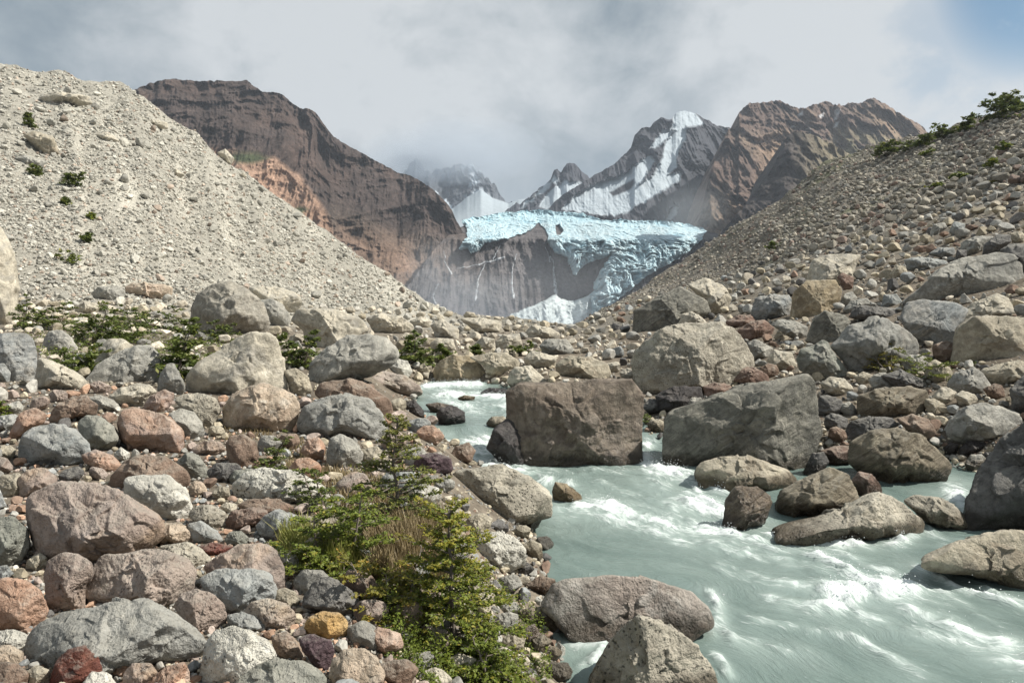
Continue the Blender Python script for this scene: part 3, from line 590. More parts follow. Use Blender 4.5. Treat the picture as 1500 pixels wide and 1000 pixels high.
H|grey|.2|740,670 860,590 960,500 1100,430 1320,385 1400,400 1475,460 1480,570 1400,625 1200,655 1000,665 800,700|long grey slab tilted up to the right on the right bank
F|bluestrata|.12|955,200 990,130 1060,115 1200,130 1255,160 1215,250 1180,320 1090,312 1000,260|white-topped block with a black shaded front on the right bank
F|cream|.2|1215,190 1280,130 1380,88 1430,110 1455,170 1400,190 1250,230|cream pointed boulder behind the large tan block at the right edge
F|tan|.1|1180,370 1210,240 1280,190 1420,190 1600,210 1600,395 1400,395 1200,390|large tan block cut by the right edge with a shaded left face
F|tan|.4|1310,430 1380,400 1480,388 1600,400 1600,470 1480,470 1380,505 1330,480|smooth tan boulder at the right edge below the large tan block
F|grey|.5|1160,490 1200,440 1280,412 1320,440 1370,510 1340,530 1200,525|grey boulder dusted with moss right of the low green shrub
F|greyring|.35|650,320 730,230 850,195 960,230 1030,290 1040,340 1010,375 860,420 760,430 700,370|big grey boulder with a brown lower side behind the yellow-green shrub
F|dark|.4|1440,510 1520,440 1620,490 1620,620 1450,600|dark boulder at the right edge above the shaded one
F|dark|.2|870,450 960,425 1060,470 1100,512 950,508|dark green-grey rock under the low green shrub
F|redbrown|.3|600,780 680,760 760,755 740,820 660,845|dark red rock left of the big brown layered boulder
F|blackwet|.5|1145,765 1170,740 1210,750 1212,795 1150,800|small wet stone in the side channel at right
F|blackwet|.4|1215,770 1250,735 1340,745 1345,785 1220,795|flat black rock in the side channel at right
H|cream|.2|150,520 180,430 260,400 400,395 480,400 440,470 420,560 350,620 160,600|pale upright slab above the tall cream boulder
H|bluegrey|.15|750,430 850,412 1000,435 1030,460 980,490 870,500 770,490|flat grey slab left of the tilted long slab's top
H|dark|.1|1070,400 1080,365 1140,370 1142,440 1080,440|small dark cube-shaped rock above the tilted long slab
H|bluestrata|.2|900,395 960,355 1060,355 1075,400 1000,412|pale flat slab left of the small dark cube-shaped rock
H|grey|.3|1095,400 1110,320 1190,285 1310,280 1300,330 1230,400 1150,410|pale grey boulder right of the small dark cube-shaped rock
H|dark|.2|1240,400 1250,340 1340,270 1410,275 1420,320 1330,380 1260,410|dark grey block behind the tilted long slab
H|dark|.2|1340,375 1420,330 1600,330 1600,540 1480,490 1390,410|dark block at the right edge above the end of the tilted long slab
H|grey|.3|905,285 930,210 1000,195 1020,230 960,270|small grey rock high on the right rubble slope
H|bluegrey|.4|1030,250 1060,190 1130,205 1120,265 1060,275|blue-grey rock next to a small grey one high on the right rubble slope
H|tan|.4|660,520 700,465 750,470 775,520 740,550 670,548|grey-tan rock left of the flat grey slab
H|grey|.7|345,700 370,645 420,628 455,670 430,712 370,725|round grey rock right of the tall cream boulder
H|redbrown|.3|330,540 360,510 430,540 425,600 370,625|red-brown stained rock beside the pale upright slab
H|grey|.25|360,745 420,690 510,670 545,700 500,750 400,765|light grey rock under the round grey rock on the right bank
H|bluegrey|.1|600,720 620,650 700,645 735,690 720,725|dark blue-grey rock left of the white-topped block
H|dark|.3|400,790 440,720 560,725 700,735 720,800 560,812|dark flat rock left of the white-topped block
L|cream|.1|170,190 240,165 400,185 405,215 330,225 200,215|flat overhanging slab near the top of the left scree slope
L|tan|.1|100,350 150,335 230,360 260,430 200,450 150,400|tan slab set into the left scree slope
L|grey|.1|60,455 110,440 200,470 190,495 110,490|grey slab below the tan slab on the left scree slope
L|cream|.15|410,350 470,340 525,378 480,390 430,370|pale slab casting a dark shadow in the middle of the upper left scree
L|cream|.3|955,430 990,415 1030,455 1015,478 975,465|pale boulder perched on the ridge line of the left scree
L|cream|.3|620,300 680,285 740,300 740,325 650,320|pair-like pale rock near the ridge of the left scree
L|cream|.4|1050,530 1070,515 1085,535 1070,545|small pale rock lower down on the ridge line of the left scree
L|cream|.4|745,525 770,500 810,525 790,545|pale rock with a dark hollow in the middle of the left scree
K|salmoncream|.3|910,200 960,170 1180,180 1260,200 1260,255 1150,290 1040,270 930,240|long multicoloured grey and orange rock at the foot of the left scree
K|grey|.3|670,250 720,200 860,190 915,230 900,290 780,300 690,290|grey flat boulder left of the long multicoloured rock
K|cream|.3|540,350 620,310 700,320 740,350 700,390 560,400|pale flat rock just above the left shrubs
"""
# extra facets for some boulders: (nx, ny, nz, h): x right, y away, z up, in units of the half size
FACET = {
 'great dark angular block': [(-.45, -.89, -.05, .36), (.64, -.76, .05, .62), (-.10, -.80, .55, .60)],
 'huge wet brown block': [(-.30, -.95, .12, .58), (.42, -.90, .10, .60), (0, -.45, .89, .66), (-.1, -.80, .59, .72), (.1, -.9, -.4, .66)],
 'big angular grey block': [(-.72, -.66, -.1, .42), (.2, -.45, .87, .40), (.6, -.78, .1, .6)],
 'dark pyramid-shaped': [(-.5, -.86, .0, .32), (.42, -.75, .50, .50)],
 'white-topped block': [(-.1, -.95, -.28, .45), (.05, -.42, .90, .35)],
 'large tan block cut': [(-.62, -.72, -.3, .35), (.25, -.50, .83, .40)],
 'long grey slab': [(.1, -.45, .89, .33), (0, -.85, -.52, .35)],
 'very large rough': [(-.25, -.96, .1, .62), (.82, -.55, .15, .62), (.1, -.45, .89, .72)],
 'big smooth cream slab': [(-.25, -.78, .57, .55), (.8, -.6, .1, .66)],
 'grey wedge-shaped': [(-.30, -.72, .62, .45), (.75, -.65, .1, .6)],
 'large orange-brown': [(-.05, -.60, .80, .50), (0, -.86, -.5, .50)],
 'golden tan angular': [(-.35, -.9, .2, .6), (.5, -.7, .5, .55)],
 'bright cream boulder with folded': [(-.5, -.84, -.1, .45), (.45, -.6, .65, .5)],
 'tall cream boulder': [(-.5, -.86, -.1, .42), (.2, -.6, .77, .4), (.8, -.58, 0, .6)],
 'pale speckled boulder cut': [(-.5, -.80, .3, .48), (.62, -.55, .55, .45)],
 'large brown and pink boulder': [(.08, -.50, .86, .26), (-.30, -.90, .30, .52), (.5, -.8, .3, .6)],
 'black-speckled pale boulder': [(-.62, -.75, -.2, .52), (.10, -.70, .70, .52)],
 'large tan boulder reaching': [(-.1, -.90, -.42, .38), (.1, -.55, .83, .34)],
 'great dark': [],
}
def smooth_outline(P, rnd):
    """polygon around its centroid -> radius as a function of angle"""
    P = np.array(P, float); c = np.array([(P[:, 0].min()+P[:, 0].max())/2, (P[:, 1].min()+P[:, 1].max())/2])
    n = 360; ang = np.linspace(0, 2*math.pi, n, endpoint=False); d = np.stack([np.cos(ang), np.sin(ang)], 1); r = np.full(n, 1e9); Q = P-c
    r[:] = 0
    for i in range(len(Q)):
        a, b = Q[i], Q[(i+1) % len(Q)]; e = b-a
        den = d[:, 0]*e[1]-d[:, 1]*e[0]; den = np.where(abs(den) < 1e-9, 1e-9, den)
        t = (a[0]*e[1]-a[1]*e[0])/den; s = (a[0]*d[:, 1]-a[1]*d[:, 0])/den
        ok = (t > 0) & (s >= -1e-6) & (s <= 1+1e-6); r = np.where(ok, np.maximum(r, t), r)
    r = np.where(r <= 0, np.median(r[r > 0]), r)
    k = int(2+rnd*20); ker = np.hanning(2*k+3)[1:-1]; ker /= ker.sum()
    r = np.convolve(np.concatenate([r[-k:], r, r[:k]]), ker, 'valid')
    return c, ang, r
def make_rock(name, mat, Y, P, rnd, level, seed, facets=(), depth=None, rough=1.0, sink=.18):
    """solid boulder whose outline seen from the trail is P (photo px) at distance Y"""
    g = np.random.default_rng(seed); c, ang, r = smooth_outline(P, rnd)
    V, F = ico(level); V = V.copy()
    hw = (max(p[0] for p in P)-min(p[0] for p in P))/2; hh = (max(p[1] for p in P)-min(p[1] for p in P))/2
    phi = np.arctan2(-V[:, 2], V[:, 0]) % (2*math.pi)
    rho = np.interp(phi, np.concatenate([ang, [2*math.pi]]), np.concatenate([r, [r[0]]]))
    cp = np.sqrt(V[:, 0]**2+V[:, 2]**2); sp = np.abs(V[:, 1]); pw = 2.2+4.5*(1-rnd)**2
    s = 1/((cp**pw+sp**pw)**(1/pw))
    D = depth or (.5*hw+.5*min(hw, hh))*g.uniform(.85, 1.1)
    # facets in the unit body
    nf = int(9+11*(1-rnd)); N = []
    if not facets:
        for _ in range(nf):
            n = g.normal(size=3); n[1] = -abs(n[1])-.25 if g.random() < .8 else n[1]; n[2] += .15; n /= np.linalg.norm(n); N.append((*n, g.uniform(.56, .90)+.16*rnd))
    else:
        N = list(facets)
        for _ in range(3):
            n = g.normal(size=3); n[1] = -abs(n[1])-.4; n /= np.linalg.norm(n); N.append((*n, g.uniform(.78, .92)))
    NN = []
    for nx, ny, nz_, h in N:      # no facet may cut the outline: tilt it until it just touches
        ip = math.hypot(nx, nz_)
        if ip > h*.98: kf = h*.98/ip; nx, nz_ = nx*kf, nz_*kf; ny = math.copysign(math.sqrt(max(0, 1-nx*nx-nz_*nz_)), ny)
        NN.append((nx, ny, nz_, h))
    N = NN
    Bv = V*s[:, None]; k = 70+170*(1-rnd); f = np.ones(len(V))*1.0; acc = np.exp(-k*f)
    for nx, ny, nz_, h in N:
        q = Bv @ np.array([nx, ny, nz_]); acc = acc+np.exp(-k*np.clip(h/np.maximum(q, .05), 0, 3))
    f = np.clip(-np.log(acc)/k, .2, 1.0)
    keep = sstep(.0, .08, sp)               # leave the outline itself alone
    f = 1-(1-f)*keep
    m = Y/FPX
    x = np.cos(phi)*rho*s*cp*f*m; z = -np.sin(phi)*rho*s*cp*f*m; y = V[:, 1]*s*f*D*m
    z = np.where(z < 0, z*(1+sink), z)
    X = np.stack([x, y, z], 1); size = max(hw, hh)*m; nrm = V
    o = g.uniform(0, 100, 3)
    q = X/size
    d = .055*fbm(q*1.7+o, 4, .5)+.028*rough*fbm(q*6+o, 4, .6)+.040*rough*fbm(q*3.2+o+9, 4, .55, ridged=True)*(1-rnd*.8)
    if level >= 3:        # chipped planes
        K = int(26+30*(1-rnd)); sv = g.normal(size=(K, 3)); sv /= np.linalg.norm(sv, axis=1)[:, None]; uq = q/np.maximum(np.linalg.norm(q, axis=1)[:, None], 1e-6)
        d2 = ((uq[:, None]+.12*np.stack([fbm(uq*3+o, 2)], -1)[:, None]-sv[None])**2).sum(-1); wg = np.exp(-d2*(160+160*(1-rnd))); wg /= wg.sum(1)[:, None]+1e-12
        chp = .5 if facets else 1.0; rv = g.normal(size=(K, 3))*.16*(1.15-rnd)*chp; rv0 = g.normal(size=K)*.016*(1.1-rnd); hgt = (wg*(np.einsum('nkj,kj->nk', uq[:, None]-sv[None], rv)+rv0)).sum(1); d = d*.75+np.clip(hgt, -.05, .06)*(.35+.65*sstep(.02, .3, sp))
    if level >= 4: d = d+.012*rough*fbm(q*22+o, 3, .6)-.016*rough*(1-rnd*.7)*np.clip(1-np.abs(vnoise(q*1.4+o+40))*16, 0, 1)
    X = X+nrm*(d*size)[:, None]
    # the far side slopes away from the viewer's line of sight, as a boulder bedded in a bank does
    X[:, 2] -= np.maximum(X[:, 1], 0)*np.clip((c[1]-450)/FPX, 0, .6); X[:, 0] += X[:, 1]*(c[0]-750)/FPX*.8
    cx = (c[0]-750)/FPX*Y; cz = CAMZ+(450-c[1])/FPX*Y
    ob = mesh_obj(name, X, F, mat, smooth=True); ob.location = (cx, Y, cz)
    return ob
def auto_level(px): return 6 if px > 150 else 5 if px > 62 else 4 if px > 22 else 3
OCC = np.zeros((500, 1000), bool)       # half resolution map of what is covered, u from -250 to 1750
heroes = []
for n_h, line in enumerate(HERO.strip().split('\n')):
    zc, mt, rnd, pts, lab = line.split('|'); u0, v0, sc = ORI[zc]
    P = [(u0+float(a)/sc, v0+float(b)/sc) for a, b in (p.split(',') for p in pts.split())]
    heroes.append((P, mt, float(rnd)*(.48 if P[0][0] > 640 else .66), lab, n_h))
HPOLY = []
gv_, gu_ = np.meshgrid(np.arange(500)*2+1, np.arange(1000)*2-249, indexing='ij')
GROUPOF = {}
hero_n = 0
for P, mt, rnd, lab, n_h in heroes:
    bot = max(p[1] for p in P); cx = sum(p[0] for p in P)/len(P); wpx = max(p[0] for p in P)-min(p[0] for p in P); hpx = bot-min(p[1] for p in P)
    low = [p[0] for p in P if p[1] > bot-.25*hpx]; ub = sum(low)/len(low)
    Y = float(ground([ub], [min(bot-.06*hpx, 1150)])[0])
    if not np.isfinite(Y): Y = 40.0
    fc = next((f for kk, f in FACET.items() if lab.startswith(kk)), ())
    Yc = Y*(1+.10*wpx/FPX)
    make = make_rock('boulder' if wpx > 45 else 'rock', MAT[mt], Yc, P, rnd, auto_level(wpx), 100+n_h, fc, rough=.7 if 'great dark' in lab else 1.25 if 'rough' in lab or 'rugged' in lab else .45 if mt in ('slabpink',) or 'reaching' in lab else 1.0)
    tag(make, lab, 'boulder' if wpx > 45 else 'rock')
    bb = (gu_ > min(p[0] for p in P)-4) & (gu_ < max(p[0] for p in P)+4) & (gv_ > min(p[1] for p in P)-4) & (gv_ < bot+4)
    OCC[bb] |= inpoly(gu_[bb], gv_[bb], P); hero_n += 1
    short = re.split(r',| (?:with|at|on|in|beside|under|below|behind|above|cut|sitting|marked|leaning|right|left|of|resting|peeping|wedged|propped|standing|lying|touching|between|next|tucked|against|where|by|reaching|rising|just|perched|directly|topping|half|alone|covered|carrying|from|across|set|casting|near|sloping|high|tilted|dusted|showing) ', lab)[0]
    HPOLY.append((cx, (bot+min(p[1] for p in P))/2, wpx/2, hpx/2, short))
print('heroes', hero_n)
# ------------------------------------------------------------------ rocks that fill the ground between them
FOOT_U = [-400, 0, 560, 640, 840, 930, 1000, 1150, 1300, 1500, 1900]; FOOT_V = [436, 438, 452, 452, 470, 440, 422, 385, 330, 262, 150]
def foot(u): return np.interp(u, FOOT_U, FOOT_V)
ZW_POLY = (gx, gy)
def in_river(u, v):
    Y = ground(u, v); X = (np.asarray(u)-750)/FPX*Y
    return (Y < 15.9) & (X > XL(Y)+.16) & (X < XR(Y)-.16), Y, X
SHR = [(560, 600, 700, 880), (400, 790, 570, 870)]
cand = []
g = np.random.default_rng(11)
def place(n, rlo, rhi, region, lap):
    """dart throwing: returns accepted (u, v, r)"""
    out = []
    U = g.uniform(-245, 1745, n); Vv = g.uniform(80, 1060, n); rr = g.uniform(rlo, rhi, n)
    ok = Vv > skyline(U)+1.5
    f = foot(U); below = Vv > f
    rmax = np.where(below, np.clip(9+(Vv-f)*.085, 9, 40), 0)
    rmax = np.where((U > 700) & below, np.clip(9+(Vv-f)*.070, 9, 24), rmax)
    up = np.where(U < 700, 3.2+7.5*(g.random(n) < .09)*g.random(n)+2.0*np.exp(-(f-Vv)/25), 2.3+2.0*(g.random(n) < .10)*g.random(n)+11.0*np.exp(-np.clip(f-Vv, 0, 400)/50)*sstep(1000, 1280, U)+3*sstep(1250, 1500, U)*g.random(n))
    rmax = np.where(below, rmax, up)
    ok &= rr <= rmax
    U, Vv, rr = U[ok], Vv[ok], rr[ok]
    riv, Y, X = in_river(U, np.minimum(Vv+rr*.5, 1400))
    for u, v, r, rv, y in zip(U, Vv, rr, riv, Y):
        if rv or not np.isfinite(y): continue
        i0, i1 = int((v-r*.72)/2), int((v+r*.72)/2)+1; j0, j1 = int((u-r+249)/2), int((u+r+249)/2)+1
        i0 = max(i0, 0); j0 = max(j0, 0); w_ = OCC[i0:min(i1, 500), j0:min(j1, 1000)]
        if w_.size and w_.mean() > lap: continue
        OCC[i0:min(i1, 500), j0:min(j1, 1000)] |= (((np.arange(i0, min(i1, 500))[:, None]*2+1-v)/(r*.68))**2+((np.arange(j0, min(j1, 1000))[None, :]*2-249-u)/(r*.95))**2) < 1
        out.append((u, v, r, y))
    return out
fill = []
for n, lo, hi, lap in ((2500, 24, 36, .34), (6000, 16, 24, .37), (14000, 10, 16, .40), (30000, 6.5, 10, .44), (50000, 4, 6.5, .48), (80000, 2.4, 4, .50)):
    fill += place(n, lo, hi, 0, lap)
fill = np.array(fill); print('fill', len(fill))
PALL = {'l': [('grey', .25), ('bluegrey', .09), ('salmon', .15), ('pink', .18), ('tan', .16), ('white', .06), ('brown', .08), ('dark', .03)],
        'm': [('cream', .50), ('grey', .22), ('tan', .2), ('white', .08)],
        'r': [('grey', .32), ('tan', .25), ('dark', .13), ('brown', .10), ('bluegrey', .05), ('cream', .15)]}
CW = {'grey': 'grey', 'bluegrey': 'blue-grey', 'salmon': 'salmon-orange', 'pink': 'dusky pink', 'tan': 'tan', 'white': 'whitish', 'brown': 'brown', 'dark': 'dark grey', 'cream': 'cream'}
def zone(u, v):
    if u < 640: return 'm' if v < 560+.02*u else 'l'
    if u < 900: return 'm' if v < 560 else 'r'
    return 'r'
def pick(z):
    t_ = g.random(); s_ = 0
    for k_, w_ in PALL[z]:
        s_ += w_
        if t_ < s_: return k_
    return PALL[z][0][0]
order = np.argsort(-fill[:, 2]); inview = (fill[:, 0] > -5) & (fill[:, 0] < 1505) & (fill[:, 1] < 1010)
N_IND = 298-hero_n; ind = [i for i in order if inview[i]][:max(0, N_IND)]; indset = set(ind); PEND = []
MATOF = {'cream': 'cream', 'grey': 'grey', 'bluegrey': 'bluegrey', 'salmon': 'salmon', 'pink': 'pink', 'tan': 'tan', 'white': 'white', 'brown': 'brown', 'dark': 'dark'}
WHERE = {'l': 'filling a gap between the boulders of the left bank', 'm': 'among the rocks on the valley floor beyond the stream', 'r': 'filling a gap between the boulders of the right bank'}
for i in ind:
    u, v, r, Y = fill[i]; z = zone(u, v); k_ = pick(z); rnd = g.uniform(.35, .8) if z == 'l' else g.uniform(.05, .4)
    n = g.integers(6, 10); a = np.sort(np.linspace(0, 2*math.pi, n, endpoint=False)+g.uniform(-.25, .25, n)); ra = g.uniform(.8, 1.12, n)
    th = g.uniform(-.4, .4); P = [(u+r*ra[j]*(math.cos(a[j])*math.cos(th)-.68*math.sin(a[j])*math.sin(th)), v+r*ra[j]*(math.cos(a[j])*math.sin(th)+.68*math.sin(a[j])*math.cos(th))) for j in range(n)]
    ob = make_rock('rock', MAT[MATOF[k_]], Y, P, rnd, 4, 5000+int(i)); PEND.append((ob, u, v, r, CW[k_], 'rounded' if z == 'l' else 'angular')); lab = f"smaller {'rounded' if z == 'l' else 'angular'} {CW[k_]} rock {WHERE[z]}"
    tag(ob, lab, 'rock', f"smaller {CW[k_]} rocks {'of the left bank' if z == 'l' else 'of the valley floor' if z == 'm' else 'of the right bank'}")
# say which boulder each smaller rock lies next to, wherever that singles it out
cntS = {}
for h_ in HPOLY: cntS[h_[4]] = cntS.get(h_[4], 0)+1
def relation(u, v, r, h_):
    dx, dy = (u-h_[0])/(h_[2]+r), (v-h_[1])/(h_[3]+r)
    if abs(dx) > abs(dy)*.8: return 'just right of' if dx > 0 else 'just left of'
    return 'right in front of' if dy > 0 else 'close behind'
opts, used_ = [], {}
for ob, u, v, r, cw, shp in PEND:
    near = sorted((math.hypot((u-h_[0])/(h_[2]+r), (v-h_[1])/(h_[3]+r)), n) for n, h_ in enumerate(HPOLY) if cntS[h_[4]] == 1 and len(h_[4].split()) > 2)[:4]
    opts.append([f"smaller {shp} {cw} rock {relation(u, v, r, HPOLY[n])} the {HPOLY[n][4]}" for d_, n in near if d_ < 1.9])
cnt2 = {}
for o_ in opts:
    for l_ in o_: cnt2[l_] = cnt2.get(l_, 0)+1
for (ob, *_r), o_ in zip(PEND, opts):
    for l_ in o_:
        if cnt2[l_] == 1 and len(l_.split()) <= 16: ob['label'] = l_; break
# all the rest: countless small stones, one mesh per kind of ground
def proto(level, k):
    V, F = ico(level); V = V.copy(); gg = np.random.default_rng(900+k); f = np.ones(len(V))
    for _ in range(9):
        n = gg.normal(size=3); n /= np.linalg.norm(n); q = V @ n; f = np.minimum(f, np.where(q > .05, gg.uniform(.45, .80)/np.maximum(q, .05), 9))
    X = V*f[:, None]; X = X*(1+.07*fbm(X*2.3+k, 2))[:, None]; return X, F
PRO = {l: [proto(l, k) for k in range(18)] for l in (1, 2, 3)}
def stones(name, U, Vp, r, Y, colf, level, mat, flat=(.55, .85), lift=.02):
    Vs, Fs, Cs = [], [], []; base = 0
    X = (U-750)/FPX*Y; Zc = CAMZ+(450-Vp)/FPX*Y
    R_ = r*Y/FPX
    for k in range(18):
        idx = np.where(np.arange(len(U)) % 18 == k)[0]
        if not len(idx): continue
        pv, pf = PRO[level][k]; n = len(idx); sx = R_[idx]*g.uniform(.85, 1.15, n); sy = R_[idx]*g.uniform(.6, 1.0, n); sz = R_[idx]*g.uniform(*flat, n)
        th = g.uniform(0, 2*math.pi, n); tl = g.uniform(-.45, .45, n)
        P = pv[None]*np.stack([sx, sy, sz], 1)[:, None, :]
        c1, s1_ = np.cos(tl)[:, None], np.sin(tl)[:, None]; Px = P[:, :, 0]*c1-P[:, :, 2]*s1_; Pz = P[:, :, 0]*s1_+P[:, :, 2]*c1
        c2, s2_ = np.cos(th)[:, None], np.sin(th)[:, None]; Qx = Px*c2-P[:, :, 1]*s2_; Qy = Px*s2_+P[:, :, 1]*c2
        W = np.stack([Qx+X[idx][:, None], Qy+Y[idx][:, None], Pz+(Zc[idx]+lift*R_[idx])[:, None]], -1)
        Vs.append(W.reshape(-1, 3)); Fs.append((pf[None]+base+(np.arange(n)*len(pv))[:, None, None]).reshape(-1, 3)); base += n*len(pv)
        Cs.append(np.repeat(colf(idx), len(pv), 0))
    return Vs, Fs, Cs, base
def colours(U, Vp, jit=.30):
    out = np.empty((len(U), 3))
    for i in range(len(U)): out[i] = COLNAME[pick(zone(U[i], Vp[i]))]
    return out*g.uniform(1-jit, 1+jit, (len(U), 1))*.97
rest = np.array([fill[i] for i in range(len(fill)) if i not in indset])
onslope = rest[:, 1] < foot(rest[:, 0])
stone_mat = attr_mat('stone_surface', 26.0, .34, .93, .012, .2, noise2=7.0)
def merge(name, parts, mat, smooth=False):
    V_, F_, C_ = [], [], []; b = 0
    for vs, fs, cs, n in parts:
        V_ += vs; F_ += [f+b for f in fs]; C_ += cs; b += n
    o = mesh_obj(name, np.concatenate(V_), [np.concatenate(F_)], mat, col=np.concatenate(C_), smooth=smooth, kind='stuff'); return o
def part_of(A, level, **kw):
    cl = colours(A[:, 0], A[:, 1]); return stones('x', A[:, 0], A[:, 1], A[:, 2], A[:, 3], lambda idx: cl[idx], level, None, **kw)
gr = rest[~onslope]; big_, sm_ = gr[gr[:, 2] > 8], gr[gr[:, 2] <= 8]
parts = [part_of(big_, 3), part_of(sm_, 2)]
# pebbles in the gaps of the near ground
n = 52000; U = g.uniform(-245, 1745, n); Vp = 330+760*g.random(n)**1.35; ok = Vp > foot(U)-25; U, Vp = U[ok], Vp[ok]; riv, Y, X = in_river(U, Vp); ok = ~riv & np.isfinite(Y)
U, Vp, Y = U[ok], Vp[ok], Y[ok]; A = np.stack([U, Vp, g.uniform(1.2, 4.5, len(U))*np.clip((Vp-430)/260, .5, 1.5), Y], 1); parts.append(part_of(A, 1))
merge('rubble', parts, stone_mat)
def slope_cols(U, Vp, left_side):
    n = len(U); t_ = g.random(n)
    if left_side: base_ = np.where(t_[:, None] < .62, np.array([.43, .415, .365]), np.where(t_[:, None] < .9, np.array([.37, .355, .31]), np.array([.40, .33, .27])))
    else: base_ = np.where(t_[:, None] < .4, np.array([.30, .275, .23]), np.where(t_[:, None] < .7, np.array([.26, .25, .225]), np.where(t_[:, None] < .9, np.array([.38, .35, .29]), np.array([.24, .185, .155]))))
    return base_*g.uniform(.55, 1.25, (n, 1))*1.03
for nm, side in (('scree', True), ('scree', False)):
    pr = []
    A = rest[onslope & ((rest[:, 0] < 700) == side)]; cl = slope_cols(A[:, 0], A[:, 1], side)
    pr.append(stones('x', A[:, 0], A[:, 1], A[:, 2], A[:, 3], lambda idx, cl=cl: cl[idx], 2 if len(A) < 9000 else 1, None))
    n = 120000; U = g.uniform(-200, 700, n) if side else g.uniform(800, 1700, n); Vp = g.uniform(60, 500, n); ok = (Vp > skyline(U)+.3) & (Vp < foot(U)+6); U, Vp = U[ok], Vp[ok]
    Y = ground(U, Vp); ok = np.isfinite(Y); sl_ = fbm(np.stack([U/34+Vp/60*(1 if side else -1), Vp/46-U/90*(1 if side else -1), 0*U+9], -1), 4); ok &= g.random(len(U)) < np.clip(.80-1.3*sl_, .45, 1); U, Vp, Y = U[ok], Vp[ok], Y[ok]; rr = .7+g.exponential(.6, len(U))*(1-.9*np.clip(sl_[ok], -.6, .5)); rr = np.minimum(rr, 5.0)
    cl = slope_cols(U, Vp, side); pr.append(stones('x', U, Vp, rr, Y, lambda idx, cl=cl: cl[idx], 1, None, lift=.25)); print(nm, len(A), len(U))
    merge(nm, pr, stone_mat)
# ------------------------------------------------------------------ mountains, cliff, ice
def sheet(us, top, bot, Dtop, Dbot, nrow, jag=0, relief=(40, 60), seed=0, gully=.8, exp=1.0, wallfn=None, damp=None):
    """mountain face: columns us (photo px), rows from crest to foot; real depth relief along the line of sight"""
    U = np.asarray(us, float); n = len(U); s = np.linspace(0, 1, nrow)**1.0
    tv = top(U); base_d = Dtop(U)
    if jag: tv = tv+jag*fbm(np.stack([U/11., 0*U+seed, 0*U], -1), 4, .6, ridged=True)+jag*.6*fbm(np.stack([U/3., 0*U+seed+9, 0*U], -1), 3, .6)
    V_ = tv[:, None]+(bot(U)-tv)[:, None]*s[None]; D = base_d[:, None]*(1-s[None]**exp)+Dbot(U)[:, None]*s[None]**exp
    UUm = np.repeat(U[:, None], nrow, 1); P = unproj(UUm, V_, D)
    q = P.reshape(-1, 3)/relief[1]*np.array([1, .3, gully]); q[:, 0] += q[:, 2]*.18
    wv = fbm(q*.6+seed+50, 3)[:, None]*.7
    if wallfn is not None: D = wallfn(UUm, V_)
    rl = relief[0]*(fbm(q+seed+wv, 6, .52, ridged=True)+.5*fbm(q*np.array([3.5, 1, 1.2])+seed+20+wv, 5, .6, ridged=True)).reshape(D.shape)
    if damp is not None: rl = rl*(1-.72*damp(UUm, V_))
    D2 = D-rl; P = unproj(UUm, V_, D2)
    # thickness: carry the crest back and down behind
    back = P[:, :1].copy(); back[:, :, 1] += .12*base_d[:, None, ]; back[:, :, 2] -= .04*base_d[:, None]
    back2 = P[:, :1].copy(); back2[:, :, 1] += .25*base_d[:, None]; back2[:, :, 2] = -5
    return UUm, V_, P, np.concatenate([back2, back, P], 1), rl.reshape(D.shape)/relief[0]
def emit_sheet(name, allP, C, mat, kind='structure'):
    C = np.concatenate([C[:, :1], C[:, :1], C], 1)
    return mesh_obj(name, allP.reshape(-1, 3), grid_faces(allP.shape[0], allP.shape[1]), mat, col=np.clip(C, .005, 1).reshape(-1, 3), smooth=True, kind=kind)
def lin(pts):
    x, y = zip(*pts); return lambda U: np.interp(U, x, y)
def const(c): return lambda U: np.full(len(U), float(c))
mtn_mat = attr_mat('mountain_rock', .10, .42, .95, 5.0, .1, noise2=.45)
ice_m = attr_mat('mountain_snow_and_rock', .12, .12, .9, 1.5, .2)
def c3(*a): return np.array(a)

# far peaks half lost in cloud
U, Vm, P, AP, rl = sheet(np.arange(560, 800, 1.2), lin([(560, 262), (592, 250), (600, 238), (608, 231), (614, 236), (622, 250), (630, 252), (645, 243), (665, 240), (690, 238), (705, 252), (722, 268), (735, 288), (742, 297), (800, 300)]), const(345), const(1900), const(1750), 110, 6, (60, 130), 3)
sn = softpoly(U, Vm, [(660, 330), (664, 306), (680, 300), (695, 278), (706, 276), (720, 290), (745, 300), (760, 345), (655, 345)], 3)
sn = np.maximum(sn, sstep(.62, .75, fbm(P.reshape(-1, 3)/60*np.array([1, 1, .3])+4, 4).reshape(U.shape)*1.3+.35))
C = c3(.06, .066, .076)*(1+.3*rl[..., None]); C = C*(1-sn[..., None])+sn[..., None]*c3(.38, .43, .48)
emit_sheet('mountain', AP, C, ice_m)
